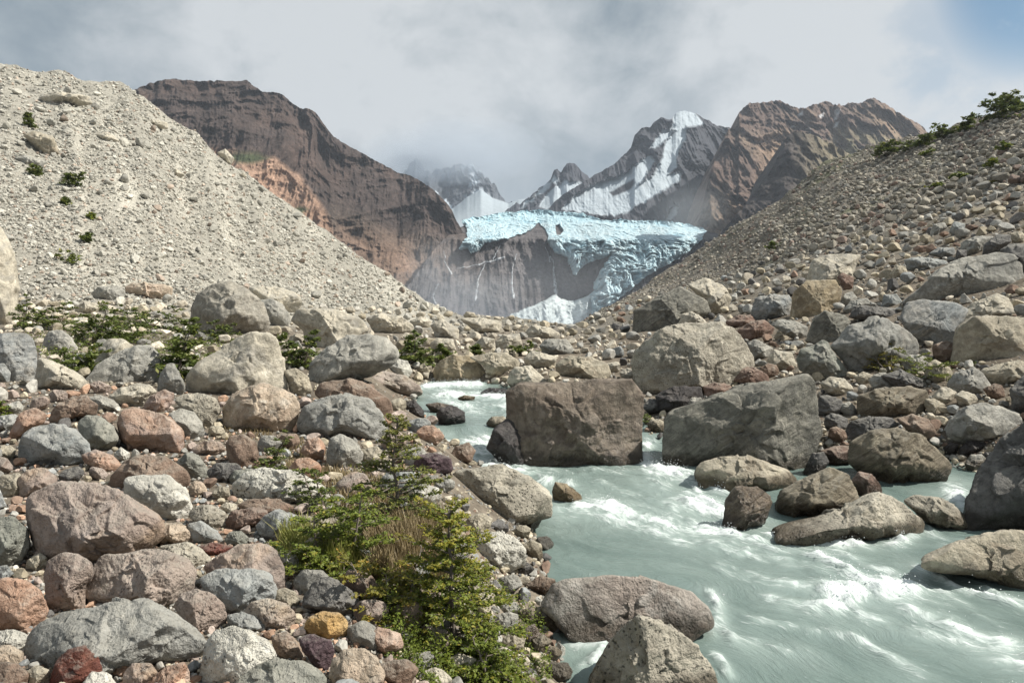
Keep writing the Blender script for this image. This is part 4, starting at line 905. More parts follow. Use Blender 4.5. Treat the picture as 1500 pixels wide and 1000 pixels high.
# snowfield behind the ice fall
U, Vm, P, AP, rl = sheet(np.arange(640, 880, 1.5), lin([(640, 312), (664, 305), (685, 288), (705, 277), (722, 290), (745, 298), (760, 292), (790, 288), (880, 300)]), const(335), const(1400), const(950), 50, .6, (12, 160), 9)
emit_sheet('snowfield', AP, np.zeros(U.shape)[..., None]+c3(.30, .345, .38), ice_m)
def polys(pls, wd, warp=0.0):
    def f(U, V):
        w1 = warp*fbm(np.stack([U.ravel()/9, V.ravel()/9, 0*U.ravel()], -1), 4).reshape(U.shape); w2 = warp*fbm(np.stack([U.ravel()/5, V.ravel()/5, 0*U.ravel()+7], -1), 4).reshape(U.shape)
        out = np.zeros(U.shape)
        for pl in pls: out = np.maximum(out, softpoly(U+w1, V+w2, pl, wd))
        return out
    return f
SNOW1 = polys([[(783, 287), (795, 272), (809, 264), (803, 276), (790, 285)], [(790, 303), (800, 285), (815, 272), (826, 264), (855, 268), (845, 280), (825, 292), (806, 306)], [(760, 305), (775, 292), (785, 290), (770, 302)], [(806, 266), (812, 258), (818, 262), (815, 270)]], 1.5, 3)
SNOW2 = polys([[(984, 190), (986, 172), (991, 162), (1003, 155), (1020, 160), (1036, 174), (1030, 182), (1010, 185), (998, 195)],
           [(984, 192), (1006, 188), (1003, 206), (992, 226), (991, 243), (980, 256), (996, 252), (998, 262), (985, 272), (960, 286), (935, 300), (920, 310), (905, 316), (880, 314), (855, 311), (822, 307), (838, 290), (866, 272), (890, 262), (912, 256), (936, 238), (952, 228), (960, 236), (947, 256), (936, 268), (958, 256), (968, 238), (974, 212)],
           [(952, 217), (960, 202), (974, 190), (988, 188), (978, 203), (963, 216)], [(973, 324), (981, 312), (990, 302), (995, 303), (985, 321)]], 1.6, 4)
# small snowy peak
U, Vm, P, AP, rl = sheet(np.arange(735, 890, .9), lin([(735, 312), (748, 303), (757, 296), (762, 299), (772, 291), (784, 280), (797, 270), (806, 262), (812, 248), (816, 247), (822, 252), (828, 242), (835, 238), (842, 240), (850, 248), (862, 258), (875, 275), (890, 290)]), const(330), const(1250), const(1080), 90, 2.4, (22, 50), 21, damp=SNOW1)
sn = SNOW1(U, Vm)
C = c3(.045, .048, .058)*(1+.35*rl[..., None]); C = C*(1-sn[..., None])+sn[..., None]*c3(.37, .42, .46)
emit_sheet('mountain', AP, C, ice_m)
# dark mountain with snow gullies
U, Vm, P, AP, rl = sheet(np.arange(795, 1130, .8), lin([(795, 318), (806, 303), (815, 293), (830, 281), (845, 272), (862, 262), (880, 251), (895, 243), (905, 235), (918, 222), (925, 215), (930, 197), (940, 187), (952, 186), (960, 176), (968, 172), (984, 175), (990, 166), (1003, 162), (1020, 166), (1035, 174), (1050, 183), (1070, 187), (1090, 180), (1130, 170)]), const(350), lin([(795, 1040), (1000, 1150), (1130, 1200)]), const(900), 220, 1.8, (34, 75), 33, damp=SNOW2)
sn = SNOW2(U, Vm); w_ = fbm(np.stack([U.ravel()/9, Vm.ravel()/9, 0*U.ravel()], -1), 4).reshape(U.shape)*5
isl = softpoly(U+w_*.6, Vm, [(893, 282), (910, 272), (930, 262), (925, 276), (908, 284), (898, 288)], 1.5); sn = sn*(1-isl)
arete = softpoly(U, Vm, [(1012, 158), (1020, 166), (1035, 176), (1055, 184), (1050, 190), (1030, 180)], 1.0); sn = sn*(1-arete)
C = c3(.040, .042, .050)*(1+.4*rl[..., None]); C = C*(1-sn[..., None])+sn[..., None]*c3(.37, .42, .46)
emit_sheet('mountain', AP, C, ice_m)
# brown mountain at right
U, Vm, P, AP, rl = sheet(np.arange(1015, 1500, .9), lin([(1015, 350), (1028, 305), (1040, 255), (1055, 215), (1068, 190), (1080, 183), (1082, 165), (1090, 155), (1100, 150), (1120, 149), (1140, 147), (1148, 150), (1155, 153), (1175, 159), (1190, 153), (1205, 150), (1215, 149), (1220, 155), (1228, 152), (1232, 155), (1245, 150), (1262, 149), (1272, 144), (1280, 143), (1290, 148), (1300, 153), (1312, 163), (1330, 172), (1345, 181), (1355, 188), (1362, 196), (1400, 215), (1500, 235)]), const(420), lin([(1015, 760), (1060, 880), (1120, 950), (1400, 950)]), const(620), 250, 2.6, (40, 62), 55, .85)
x3 = P.reshape(-1, 3); nA = fbm(x3/70*np.array([1, .4, .6])+8, 5).reshape(U.shape); nB = fbm(x3/22*np.array([1, .4, .25])+3, 5).reshape(U.shape)
C = c3(.12, .088, .074)+0*U[..., None]; t_ = sstep(-.05, .35, nA)[..., None]; C = C*(1-t_)+t_*c3(.185, .14, .105)
t_ = (softpoly(U, Vm, [(1120, 215), (1150, 200), (1160, 215), (1140, 250), (1120, 262)], 18)*.8+softpoly(U, Vm, [(1285, 160), (1315, 165), (1355, 195), (1340, 210), (1300, 195)], 14)*.7)[..., None]; C = C*(1-t_)+t_*c3(.34, .24, .165)
t_ = (softpoly(U, Vm, [(1230, 195), (1300, 200), (1340, 215), (1250, 260), (1220, 230)], 18)*.75)[..., None]*sstep(-.3, .2, nB)[..., None]; C = C*(1-t_)+t_*c3(.20, .19, .11)
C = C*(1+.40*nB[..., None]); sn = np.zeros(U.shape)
for pl in ([(1168, 169), (1176, 163), (1176, 169), (1170, 172)], [(1199, 170), (1207, 165), (1206, 171), (1202, 173)], [(1222, 176), (1223, 163), (1228, 158), (1231, 161), (1226, 175)], [(1221, 187), (1224, 180), (1229, 178), (1226, 186)], [(1158, 187), (1162, 184), (1166, 186)], [(1180, 189), (1184, 187), (1189, 190)], [(1042, 203), (1050, 197), (1055, 194), (1050, 201)]):
    sn = np.maximum(sn, softpoly(U, Vm, pl, 1.2))
C = C*(1-sn[..., None])+sn[..., None]*c3(.55, .55, .56)
emit_sheet('mountain', AP, C, mtn_mat)
# dark spur in front of it
U, Vm, P, AP, rl = sheet(np.arange(1020, 1330, .9), lin([(1020, 400), (1060, 335), (1075, 318), (1095, 298), (1115, 270), (1130, 248), (1142, 225), (1150, 203), (1158, 195), (1170, 192), (1190, 196), (1210, 205), (1240, 222), (1330, 262)]), const(440), lin([(1020, 560), (1150, 640), (1330, 640)]), const(470), 140, 2.0, (24, 60), 77, .85)
x3 = P.reshape(-1, 3); nB = fbm(x3/18*np.array([1, .4, .3])+3, 5).reshape(U.shape)
C = c3(.065, .056, .053)*(1+.4*nB[..., None]); t_ = sstep(1150, 1220, U)[..., None]; C = C*(1-t_)+t_*c3(.17, .145, .10)*(1+.4*nB[..., None])
emit_sheet('mountain', AP, C, mtn_mat)
# dark brown mountain at left
LM = lin([(60, 150), (150, 140), (195, 132), (215, 124), (235, 118), (255, 114), (270, 117), (290, 119), (330, 118), (362, 118), (372, 126), (385, 134), (400, 134), (410, 136), (425, 148), (440, 158), (455, 160), (465, 168), (478, 186), (490, 200), (505, 210), (520, 218), (540, 230), (560, 240), (582, 252), (600, 256), (620, 267), (640, 282), (652, 294), (662, 308), (668, 322), (676, 336), (684, 350), (700, 420)])
U, Vm, P, AP, rl = sheet(np.arange(60, 700, 1.0), LM, const(470), lin([(60, 620), (400, 720), (600, 760), (700, 700)]), lin([(60, 430), (400, 470), (600, 560), (700, 600)]), 300, 1.7, (30, 70), 91, .85)
x3 = P.reshape(-1, 3); nA = fbm(x3/60*np.array([1, .4, .7])+18, 5).reshape(U.shape); nB = fbm(x3/16*np.array([1, .4, .25])+13, 5).reshape(U.shape)
C = c3(.060, .047, .043)+0*U[..., None]; t_ = sstep(.0, .35, nA)[..., None]; C = C*(1-t_)+t_*c3(.078, .057, .049)
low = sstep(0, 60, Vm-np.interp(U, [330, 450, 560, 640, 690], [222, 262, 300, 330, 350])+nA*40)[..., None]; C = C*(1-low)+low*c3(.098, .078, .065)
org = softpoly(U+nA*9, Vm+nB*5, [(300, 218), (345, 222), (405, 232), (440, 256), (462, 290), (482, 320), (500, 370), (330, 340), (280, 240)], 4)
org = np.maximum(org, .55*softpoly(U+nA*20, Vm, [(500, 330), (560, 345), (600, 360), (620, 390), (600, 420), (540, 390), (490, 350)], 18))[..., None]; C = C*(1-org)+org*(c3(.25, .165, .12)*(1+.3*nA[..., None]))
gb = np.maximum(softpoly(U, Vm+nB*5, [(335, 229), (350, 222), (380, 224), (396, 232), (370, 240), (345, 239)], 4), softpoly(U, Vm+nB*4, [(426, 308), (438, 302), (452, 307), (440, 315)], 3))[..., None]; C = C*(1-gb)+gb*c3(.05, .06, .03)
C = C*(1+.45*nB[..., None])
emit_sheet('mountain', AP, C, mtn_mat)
# rock wall under the ice
cl_top = lin([(560, 460), (600, 415), (640, 360), (660, 342), (672, 334), (700, 322), (780, 314), (850, 318), (900, 326), (1000, 330), (1060, 340)])
def cliffD(U, V): return 560+(500-V)*.6+14*np.sin(U/55.)+np.clip(350-V, 0, 60)*5.6
U, Vm, P, AP, rl = sheet(np.arange(560, 1075, 1.0), cl_top, const(505), const(690), const(560), 190, .5, (15, 45), 120, .45, wallfn=cliffD)
x3 = P.reshape(-1, 3); nB = fbm(x3/16*np.array([1, .4, .22])+13, 5).reshape(U.shape); nA = fbm(x3/45+2, 4).reshape(U.shape)
C = c3(.105, .097, .098)*(1+.5*nB[..., None]); t_ = (sstep(720, 640, U)*sstep(-.4, .3, nA))[..., None]*.7; C = C*(1-t_)+t_*c3(.145, .108, .086)
emit_sheet('rock_wall', AP, C, mtn_mat)
cliffU, cliffV, cliffP = U[:, 0], Vm, P
def wallY(u, v):
    u = np.atleast_1d(u).astype(float); v = np.atleast_1d(v).astype(float)
    i = np.clip(np.round((u-560)).astype(int), 0, len(cliffU)-1); t_ = cliffV[i, 0]; j = np.clip(np.round((v-t_)/(505-t_)*189).astype(int), 0, 189); return cliffP[i, j, 1]

# ------------------------------------------------------------------ the hanging glacier
ICE = [(671, 365), (676, 355), (684, 348), (683, 335), (675, 324), (690, 318), (705, 316), (740, 311), (770, 308), (807, 308), (830, 310), (854, 312), (880, 321), (917, 322), (950, 323), (990, 325), (1010, 328), (1028, 333), (1036, 337), (1025, 355), (1008, 370), (985, 383), (960, 397), (942, 410), (910, 436), (880, 456), (866, 464), (862, 452), (862, 436), (866, 430), (873, 425), (872, 412), (882, 399), (888, 386), (896, 374), (896, 372), (891, 374), (876, 380), (862, 385), (853, 392), (845, 403), (841, 402), (836, 388), (831, 376), (820, 372), (814, 370), (807, 360), (803, 350), (800, 338), (794, 331), (789, 326), (783, 332), (777, 337), (764, 342), (748, 348), (730, 350), (711, 355), (705, 363), (700, 366), (690, 369), (684, 362)]
FAN = [(733, 469), (745, 462), (770, 452), (790, 443), (808, 433), (815, 431), (822, 437), (840, 440), (866, 432), (868, 445), (866, 462), (850, 475), (821, 486), (760, 492), (735, 486)]
GAPS = [[(815, 344), (814, 330), (820, 329), (826, 338), (820, 344)]]
step = .55
def ice_mesh(name, poly, holes, rough, col, seed, off, st=step):
    ua = np.arange(min(p[0] for p in poly)-3, max(p[0] for p in poly)+3, st); va = np.arange(min(p[1] for p in poly)-3, max(p[1] for p in poly)+3, st)
    U, Vv = np.meshgrid(ua, va, indexing='ij')
    e = np.stack([U.ravel()/7, Vv.ravel()/7, 0*U.ravel()], -1); j1 = fbm(e+seed, 4, .6).reshape(U.shape)*3.0; j2 = fbm(e+seed+30, 4, .6).reshape(U.shape)*3.0
    ins = inpoly(U+j1, Vv+j2, poly)
    for h in holes: ins &= ~inpoly(U+j1*.5, Vv+j2*.5, h)
    dist = polydist(U, Vv, poly)
    D = wallY(U.ravel(), Vv.ravel()).reshape(U.shape); D = blur(blur(D, 8, 0), 8, 1)
    D = D-off-np.clip(dist*1.3, 0, 10)
    P = unproj(U, Vv, D); q = P.reshape(-1, 3)*np.array([1, .25, 1])
    # seracs: blocky steps and crevasses
    wq = q/16+np.stack([fbm(q/22+seed, 3), fbm(q/22+seed+9, 3), fbm(q/22+seed+19, 3)], -1)*.9
    blk = fbm(wq*np.array([1, .5, 1.5]), 5, .62, ridged=True).reshape(U.shape); blk2 = fbm(wq*np.array([2.2, 1, 3.6])+7, 4, .65, ridged=True).reshape(U.shape)
    blk3 = fbm(wq*np.array([5, 2, 8])+17, 3, .6, ridged=True).reshape(U.shape); D = D-rough*(blk*6+blk2*6.5+blk3*3.2); P = unproj(U, Vv, D)
    idx = -np.ones(U.shape, int); nr, nc = U.shape; F = grid_faces(nr, nc); okf = ins.ravel()[F].all(1); F = F[okf]
    used, inv = np.unique(F.ravel(), return_inverse=True); F = inv.reshape(-1, 4); Pv = P.reshape(-1, 3)[used]
    C = col(U.ravel()[used], Vv.ravel()[used], blk.ravel()[used], blk2.ravel()[used])
    # give the ice its thickness: a back shell joined along the open edge
    n = len(Pv); B = Pv.copy(); B[:, 1] += 22
    E = np.concatenate([F[:, [0, 1]], F[:, [1, 2]], F[:, [2, 3]], F[:, [3, 0]]]); Es = np.sort(E, 1); _, first, cnt = np.unique(Es, axis=0, return_index=True, return_counts=True)
    be = E[first[cnt == 1]]; side = np.stack([be[:, 1], be[:, 0], be[:, 0]+n, be[:, 1]+n], 1)
    return np.concatenate([Pv, B]), np.concatenate([F, F[:, ::-1]+n, side]), np.concatenate([C, C])
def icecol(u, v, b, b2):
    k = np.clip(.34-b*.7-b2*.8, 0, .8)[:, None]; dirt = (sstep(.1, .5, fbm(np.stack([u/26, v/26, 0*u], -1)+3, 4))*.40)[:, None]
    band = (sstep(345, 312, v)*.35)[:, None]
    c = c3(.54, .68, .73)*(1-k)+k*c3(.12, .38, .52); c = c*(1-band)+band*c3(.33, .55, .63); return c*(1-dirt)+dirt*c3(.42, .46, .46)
m, t, bs, out = new_mat('glacier_ice')
a = t.new('ShaderNodeAttribute', attribute_name='col').outputs['Color']; p = t.new('ShaderNodeNewGeometry').outputs['Position']
n = t.noise(p, .22, 5, .7, .6); nf_ = t.noise(p, .8, 4, .7)
c = t.mix(t.mapr(n, .45, .68, 0, .55), a, (.22, .48, .60)); c = t.mix(t.mapr(nf_, .55, .7, 0, .6), c, (.60, .70, .74))
t.link(c, bs.inputs['Base Color']); bs.inputs['Roughness'].default_value = .55
bump(t, bs, n, 3.0)
ice_mat = m
# the ice builder: solid sheets that follow the wall and keep their own depth
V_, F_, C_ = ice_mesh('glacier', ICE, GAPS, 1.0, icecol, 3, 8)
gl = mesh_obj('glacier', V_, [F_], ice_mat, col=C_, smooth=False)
tag(gl, 'pale turquoise hanging glacier broken into seracs above the dark rock wall', 'glacier')
V_, F_, C_ = ice_mesh('ice_fan', FAN, [], .25, lambda u, v, b, b2: c3(.52, .58, .59)*(1-.25*np.clip(.5-b2, 0, 1))[:, None]*(1-.18*(np.sin((v+u*.45)*.9)*.5+.5))[:, None], 5, 14)
fan = mesh_obj('ice_fan', V_, [F_], ice_m, col=C_, smooth=True)
tag(fan, 'greyish dusty ice fan spread at the foot of the glacier, just above the boulders', 'ice')
m, t, bs, out = new_mat('falling_water'); bs.inputs['Base Color'].default_value = (.6, .63, .65, 1); bs.inputs['Roughness'].default_value = .8
p = t.new('ShaderNodeNewGeometry').outputs['Position']; t.link(t.mix(t.mapr(t.noise(p, .6, 4, .7), .3, .7), (.62, .66, .69), (.34, .37, .40)), bs.inputs['Base Color']); 
tp = t.new('ShaderNodeBsdfTransparent'); ms = t.new('ShaderNodeMixShader'); t.link(t.mapr(t.noise(p, .35, 5, .75), .36, .62, .12, .95), ms.inputs[0]); t.link(tp.outputs[0], ms.inputs[1]); t.link(bs.outputs[0], ms.inputs[2]); t.link(ms.outputs[0], out.inputs['Surface']); fall_mat = m
FALLS = [([(650, 368), (652, 377), (651, 383), (656, 392), (661, 402)], 1.5, 'short bent waterfall at the far left of the rock wall'),
 ([(643, 415), (637, 424), (634, 434), (638, 446)], 1.5, 'waterfall nearest the left scree slope, low on the rock wall'),
 ([(670, 394), (680, 391), (684, 392), (695, 388), (702, 388), (711, 384), (722, 383), (731, 379), (740, 377)], 1.6, 'nearly level white ribbon of water crossing the upper left of the rock wall'),
 ([(711, 386), (705, 398), (700, 410), (698, 425), (696, 440)], 1.7, 'thin waterfall dropping from the level ribbon of water'),
 ([(733, 360), (727, 370), (722, 380)], 1.2, 'tiny waterfall just under the ice above the level ribbon'),
 ([(757, 372), (752, 385), (750, 400), (750, 420), (752, 437)], 1.5, 'faint waterfall in the middle of the rock wall'),
 ([(806, 375), (811, 385), (811, 400), (813, 415), (815, 430), (811, 440)], 2.4, 'tallest white waterfall, right of the middle of the rock wall'),
 ([(799, 362), (803, 372), (806, 384)], 1.0, 'little waterfall feeding the tallest one'),
 ]
for pts, hw, lab in FALLS:
    pts = np.array(pts, float); L = np.concatenate([[0], np.cumsum(np.hypot(*np.diff(pts, axis=0).T))]); n = 60; ts = np.linspace(0, L[-1], n)
    pu = np.interp(ts, L, pts[:, 0])+.5*vnoise(np.stack([ts/3, 0*ts, 0*ts], -1)); pv = np.interp(ts, L, pts[:, 1])
    wd = hw*(.62+.55*vnoise(np.stack([ts/3, 0*ts+5, 0*ts], -1))+.7*(ts/L[-1])**2); Yw = wallY(pu, pv)-7
    dirx, diry = np.gradient(pu), np.gradient(pv); nn_ = np.hypot(dirx, diry); ox, oy = -diry/nn_, dirx/nn_
    rows = []
    for a_, dy in ((-1, 3), (-.5, .3), (0, -1), (.5, .3), (1, 3)): rows.append(unproj(pu+ox*wd*a_, pv+oy*wd*a_, Yw+dy))
    G_ = np.stack(rows, 1); o = mesh_obj('waterfall', G_.reshape(-1, 3), grid_faces(n, 5), fall_mat, smooth=True)
    tag(o, lab, 'waterfall')
# a ledge of dirty snow on the wall
# ------------------------------------------------------------------ haze, spray and cloud
def vol_mat(name, dens, col):
    m = bpy.data.materials.new(name); m.use_nodes = True; t = NT(m.node_tree); t.n.clear(); out = t.new('ShaderNodeOutputMaterial'); pv = t.new('ShaderNodeVolumePrincipled')
    pv.inputs['Color'].default_value = (*col, 1); pv.inputs['Density'].default_value = dens; pv.inputs['Anisotropy'].default_value = .2; t.link(pv.outputs[0], out.inputs['Volume']); return m
def box(name, lo, hi, mat):
    x0, y0, z0 = lo; x1, y1, z1 = hi; V = [(x, y, z) for z in (z0, z1) for y in (y0, y1) for x in (x0, x1)]
    F = [(0, 2, 3, 1), (4, 5, 7, 6), (0, 1, 5, 4), (2, 6, 7, 3), (0, 4, 6, 2), (1, 3, 7, 5)]
    return mesh_obj(name, V, [np.array(F)], mat, kind='stuff')
box('haze', (-1500, -40, -160), (1800, 2500, 440), vol_mat('air',   .00013, (.78, .87, 1.0)))
def puff(u, v, D, ru, rv, rd, dens, name, col=(.92, .95, 1.0)):
    V, F = ico(4); c = unproj(np.array([u]), np.array([v]), np.array([D]))[0]; Vs, Fs = [], []
    for k_, sc_ in enumerate((1.25, 1.02, .82, .63, .45)):
        q = V*(1+.20*fbm(V*1.8+u*.1+k_*3.3, 4))[:, None]*sc_+np.array([.06*math.sin(k_*2+u), 0, .08*math.cos(k_+v)]); s_ = q*np.array([ru*D/FPX, rd, rv*D/FPX])
        Vs.append(s_); Fs.append(F)
    o = None
    for k_, (s_, f_) in enumerate(zip(Vs, Fs)):
        o = mesh_obj(name, s_, [f_], vol_mat(name+'_air', dens*.30, col), smooth=True, kind='stuff'); o.location = c
    return o
for a_ in ((660, 440, 470, 90, 36, 60, .0032), (750, 475, 500, 120, 30, 50, .0036), (800, 420, 480, 150, 50, 40, .0014), (640, 395, 480, 50, 40, 40, .0022), (1010, 310, 620, 50, 40, 45, .0018)): puff(*a_, 'mist')
for a_ in ((672, 226, 1680, 110, 40, 110, .0052), (602, 240, 1620, 60, 34, 90, .0045)): puff(*a_, 'cloud', (.62, .68, .75))
# ------------------------------------------------------------------ plants
def leaf_mat(name, c1, c2, tip):
    m, t, bs, out = new_mat(name)
    a = t.new('ShaderNodeAttribute', attribute_name='tone').outputs['Fac']; p = t.new('ShaderNodeTexCoord').outputs['Object']
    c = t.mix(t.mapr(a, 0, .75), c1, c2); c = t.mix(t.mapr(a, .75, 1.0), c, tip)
    t.link(c, bs.inputs['Base Color']); bs.inputs['Roughness'].default_value = .55; bs.inputs['Specular IOR Level'].default_value = .3
    tr = t.new('ShaderNodeBsdfTranslucent'); t.link(c, tr.inputs['Color']); ms = t.new('ShaderNodeMixShader'); ms.inputs[0].default_value = .30
    t.link(bs.outputs[0], ms.inputs[1]); t.link(tr.outputs[0], ms.inputs[2]); t.link(ms.outputs[0], out.inputs['Surface']); return m
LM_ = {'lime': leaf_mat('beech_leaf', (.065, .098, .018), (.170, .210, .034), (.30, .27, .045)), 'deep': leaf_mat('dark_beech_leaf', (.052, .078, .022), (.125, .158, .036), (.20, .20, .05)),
       'gold': leaf_mat('golden_beech_leaf', (.09, .10, .02), (.22, .20, .035), (.38, .24, .05)), 'grass': leaf_mat('grass_blade', (.12, .14, .03), (.27, .28, .07), (.42, .38, .16)), 'dry': leaf_mat('dry_grass_blade', (.16, .12, .06), (.27, .21, .11), (.34, .27, .16)), 'ground': leaf_mat('creeping_leaf', (.055, .085, .018), (.16, .20, .03), (.32, .30, .06))}
bark, tb, bsb, _ = new_mat('bark'); pb = tb.new('ShaderNodeTexCoord').outputs['Object']; tb.link(tb.mix(tb.noise(pb, 30, 5, .7), (.09, .07, .055), (.24, .21, .18)), bsb.inputs['Base Color']); bsb.inputs['Roughness'].default_value = .95
def leaves(C, S, tone, g, up=.55, asp=.6):
    """two crossed-free leaf quads: centre C, size S; random, mostly facing up"""
    n = len(C); nrm = g.normal(size=(n, 3)); nrm[:, 2] = np.abs(nrm[:, 2])+up*2; nrm /= np.linalg.norm(nrm, axis=1)[:, None]
    a = g.normal(size=(n, 3)); a -= (a*nrm).sum(1)[:, None]*nrm; a /= np.linalg.norm(a, axis=1)[:, None]; b = np.cross(nrm, a)
    a *= S[:, None]; b *= (S*asp)[:, None]
    V = np.stack([C-a, C-b*.9, C+a, C+b*.9], 1).reshape(-1, 3); F = np.arange(4*n).reshape(-1, 4); return V, F, np.repeat(tone, 4)
def tube(p, r, sides=6):
    p = np.asarray(p, float); d = np.gradient(p, axis=0); d /= np.linalg.norm(d, axis=1)[:, None]+1e-9; ref = np.array([.3, .2, .9]) ; s_ = np.cross(d, ref); s_ /= np.linalg.norm(s_, axis=1)[:, None]+1e-9; u_ = np.cross(d, s_)
    a = np.linspace(0, 2*math.pi, sides, endpoint=False); V = p[:, None]+np.asarray(r)[:, None, None]*(np.cos(a)[None, :, None]*s_[:, None]+np.sin(a)[None, :, None]*u_[:, None])
    n = len(p); F = [(i*sides+j, i*sides+(j+1) % sides, (i+1)*sides+(j+1) % sides, (i+1)*sides+j) for i in range(n-1) for j in range(sides)]
    return V.reshape(-1, 3), np.array(F)
def plant(name, cat, label, loc, H, Wd, mat, seed, nb=26, leaf=.010, dens=1.0, low=.05, shape=1.0, group=None, stems=1, top_tone=.0, twig_n=9):
    g = np.random.default_rng(seed); root = bpy.data.objects.new(name, None); scene.collection.objects.link(root); root.location = loc; tag(root, label, cat, group)
    TV, TF, b = [], [], 0; LC, LT = [], []
    def add(p, r, sides=5):
        nonlocal b
        v, f = tube(p, r, sides); TV.append(v); TF.append(f+b); b += len(v)
    for s in range(stems):
        lean = g.normal(size=2)*(.10+.28*(stems > 1)); hs = H*(1 if s == 0 else g.uniform(.55, .95)); n = 10; tt = np.linspace(0, 1, n)
        wob = np.cumsum(g.normal(size=(n, 2))*.02*H, 0)*.5; off = g.normal(size=2)*Wd*.16*(stems > 1)
        tp = np.stack([off[0]*tt**.5+lean[0]*tt*hs+wob[:, 0], off[1]*tt**.5+lean[1]*tt*hs+wob[:, 1], tt*hs-.03*H], 1); add(tp, np.interp(tt, [0, 1], [.018*H+.004, .003*H+.001]), 7)
        for k in range(nb//stems):
            t_ = low+(1-low)*((k+g.random())/(nb//stems)); base = np.array([np.interp(t_, tt, tp[:, i]) for i in range(3)]); az = k*2.4+g.uniform(-.5, .5)
            L = Wd*.5*(1-t_**1.3*shape*.86)*g.uniform(.55, 1.15); L = max(L, .08*Wd); rise = g.uniform(-.05, .28)+.5*t_**3
            m_ = 7; ss = np.linspace(0, 1, m_); dirv = np.array([math.cos(az), math.sin(az), rise]); side = np.array([-dirv[1], dirv[0], 0])
            br = base+ss[:, None]*L*dirv+side*(ss**2*L*g.uniform(-.25, .25))[:, None]; br[:, 2] -= ss**2*L*.10; add(br, np.interp(ss, [0, 1], [.006*H+.0015, .001+.0008*H]), 4)
            nt = max(3, int(twig_n*dens))
            for q in range(nt):
                s0 = g.uniform(.12, 1.0); p0 = np.array([np.interp(s0, ss, br[:, i]) for i in range(3)]); sg = 1 if q % 2 else -1; tl = L*(.42*(1-s0)+.12)*g.uniform(.6, 1.2)
                td = dirv*.75+side*sg*g.uniform(.5, 1.0)+np.array([0, 0, g.uniform(-.08, .22)]); te = p0+td*tl; 
                nl = max(4, int(tl/leaf*2.3*dens)); a_ = g.random(nl)[:, None]; pts = p0+(te-p0)*a_+g.normal(size=(nl, 3))*leaf*np.array([.8, .8, .45]); LC.append(pts)
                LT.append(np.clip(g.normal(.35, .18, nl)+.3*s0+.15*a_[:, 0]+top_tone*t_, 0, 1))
                if tl > 3*leaf: add(np.stack([p0, (p0+te)/2+g.normal(size=3)*.002, te]), [.0016, .0012, .0006] if H < 2 else [.01, .008, .004], 3)
    mesh_obj('trunk', np.concatenate(TV), [np.concatenate(TF)], bark, parent=root, smooth=True)
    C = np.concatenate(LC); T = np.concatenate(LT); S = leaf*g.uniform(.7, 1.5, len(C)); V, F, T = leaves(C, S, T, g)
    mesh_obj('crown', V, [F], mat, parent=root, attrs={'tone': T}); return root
def gp(u, v):
    Y = float(ground([u], [v])[0]); Y = Y if np.isfinite(Y) else 100.0; X = (u-750)/FPX*Y; return X, Y, CAMZ+(450-v)/FPX*Y
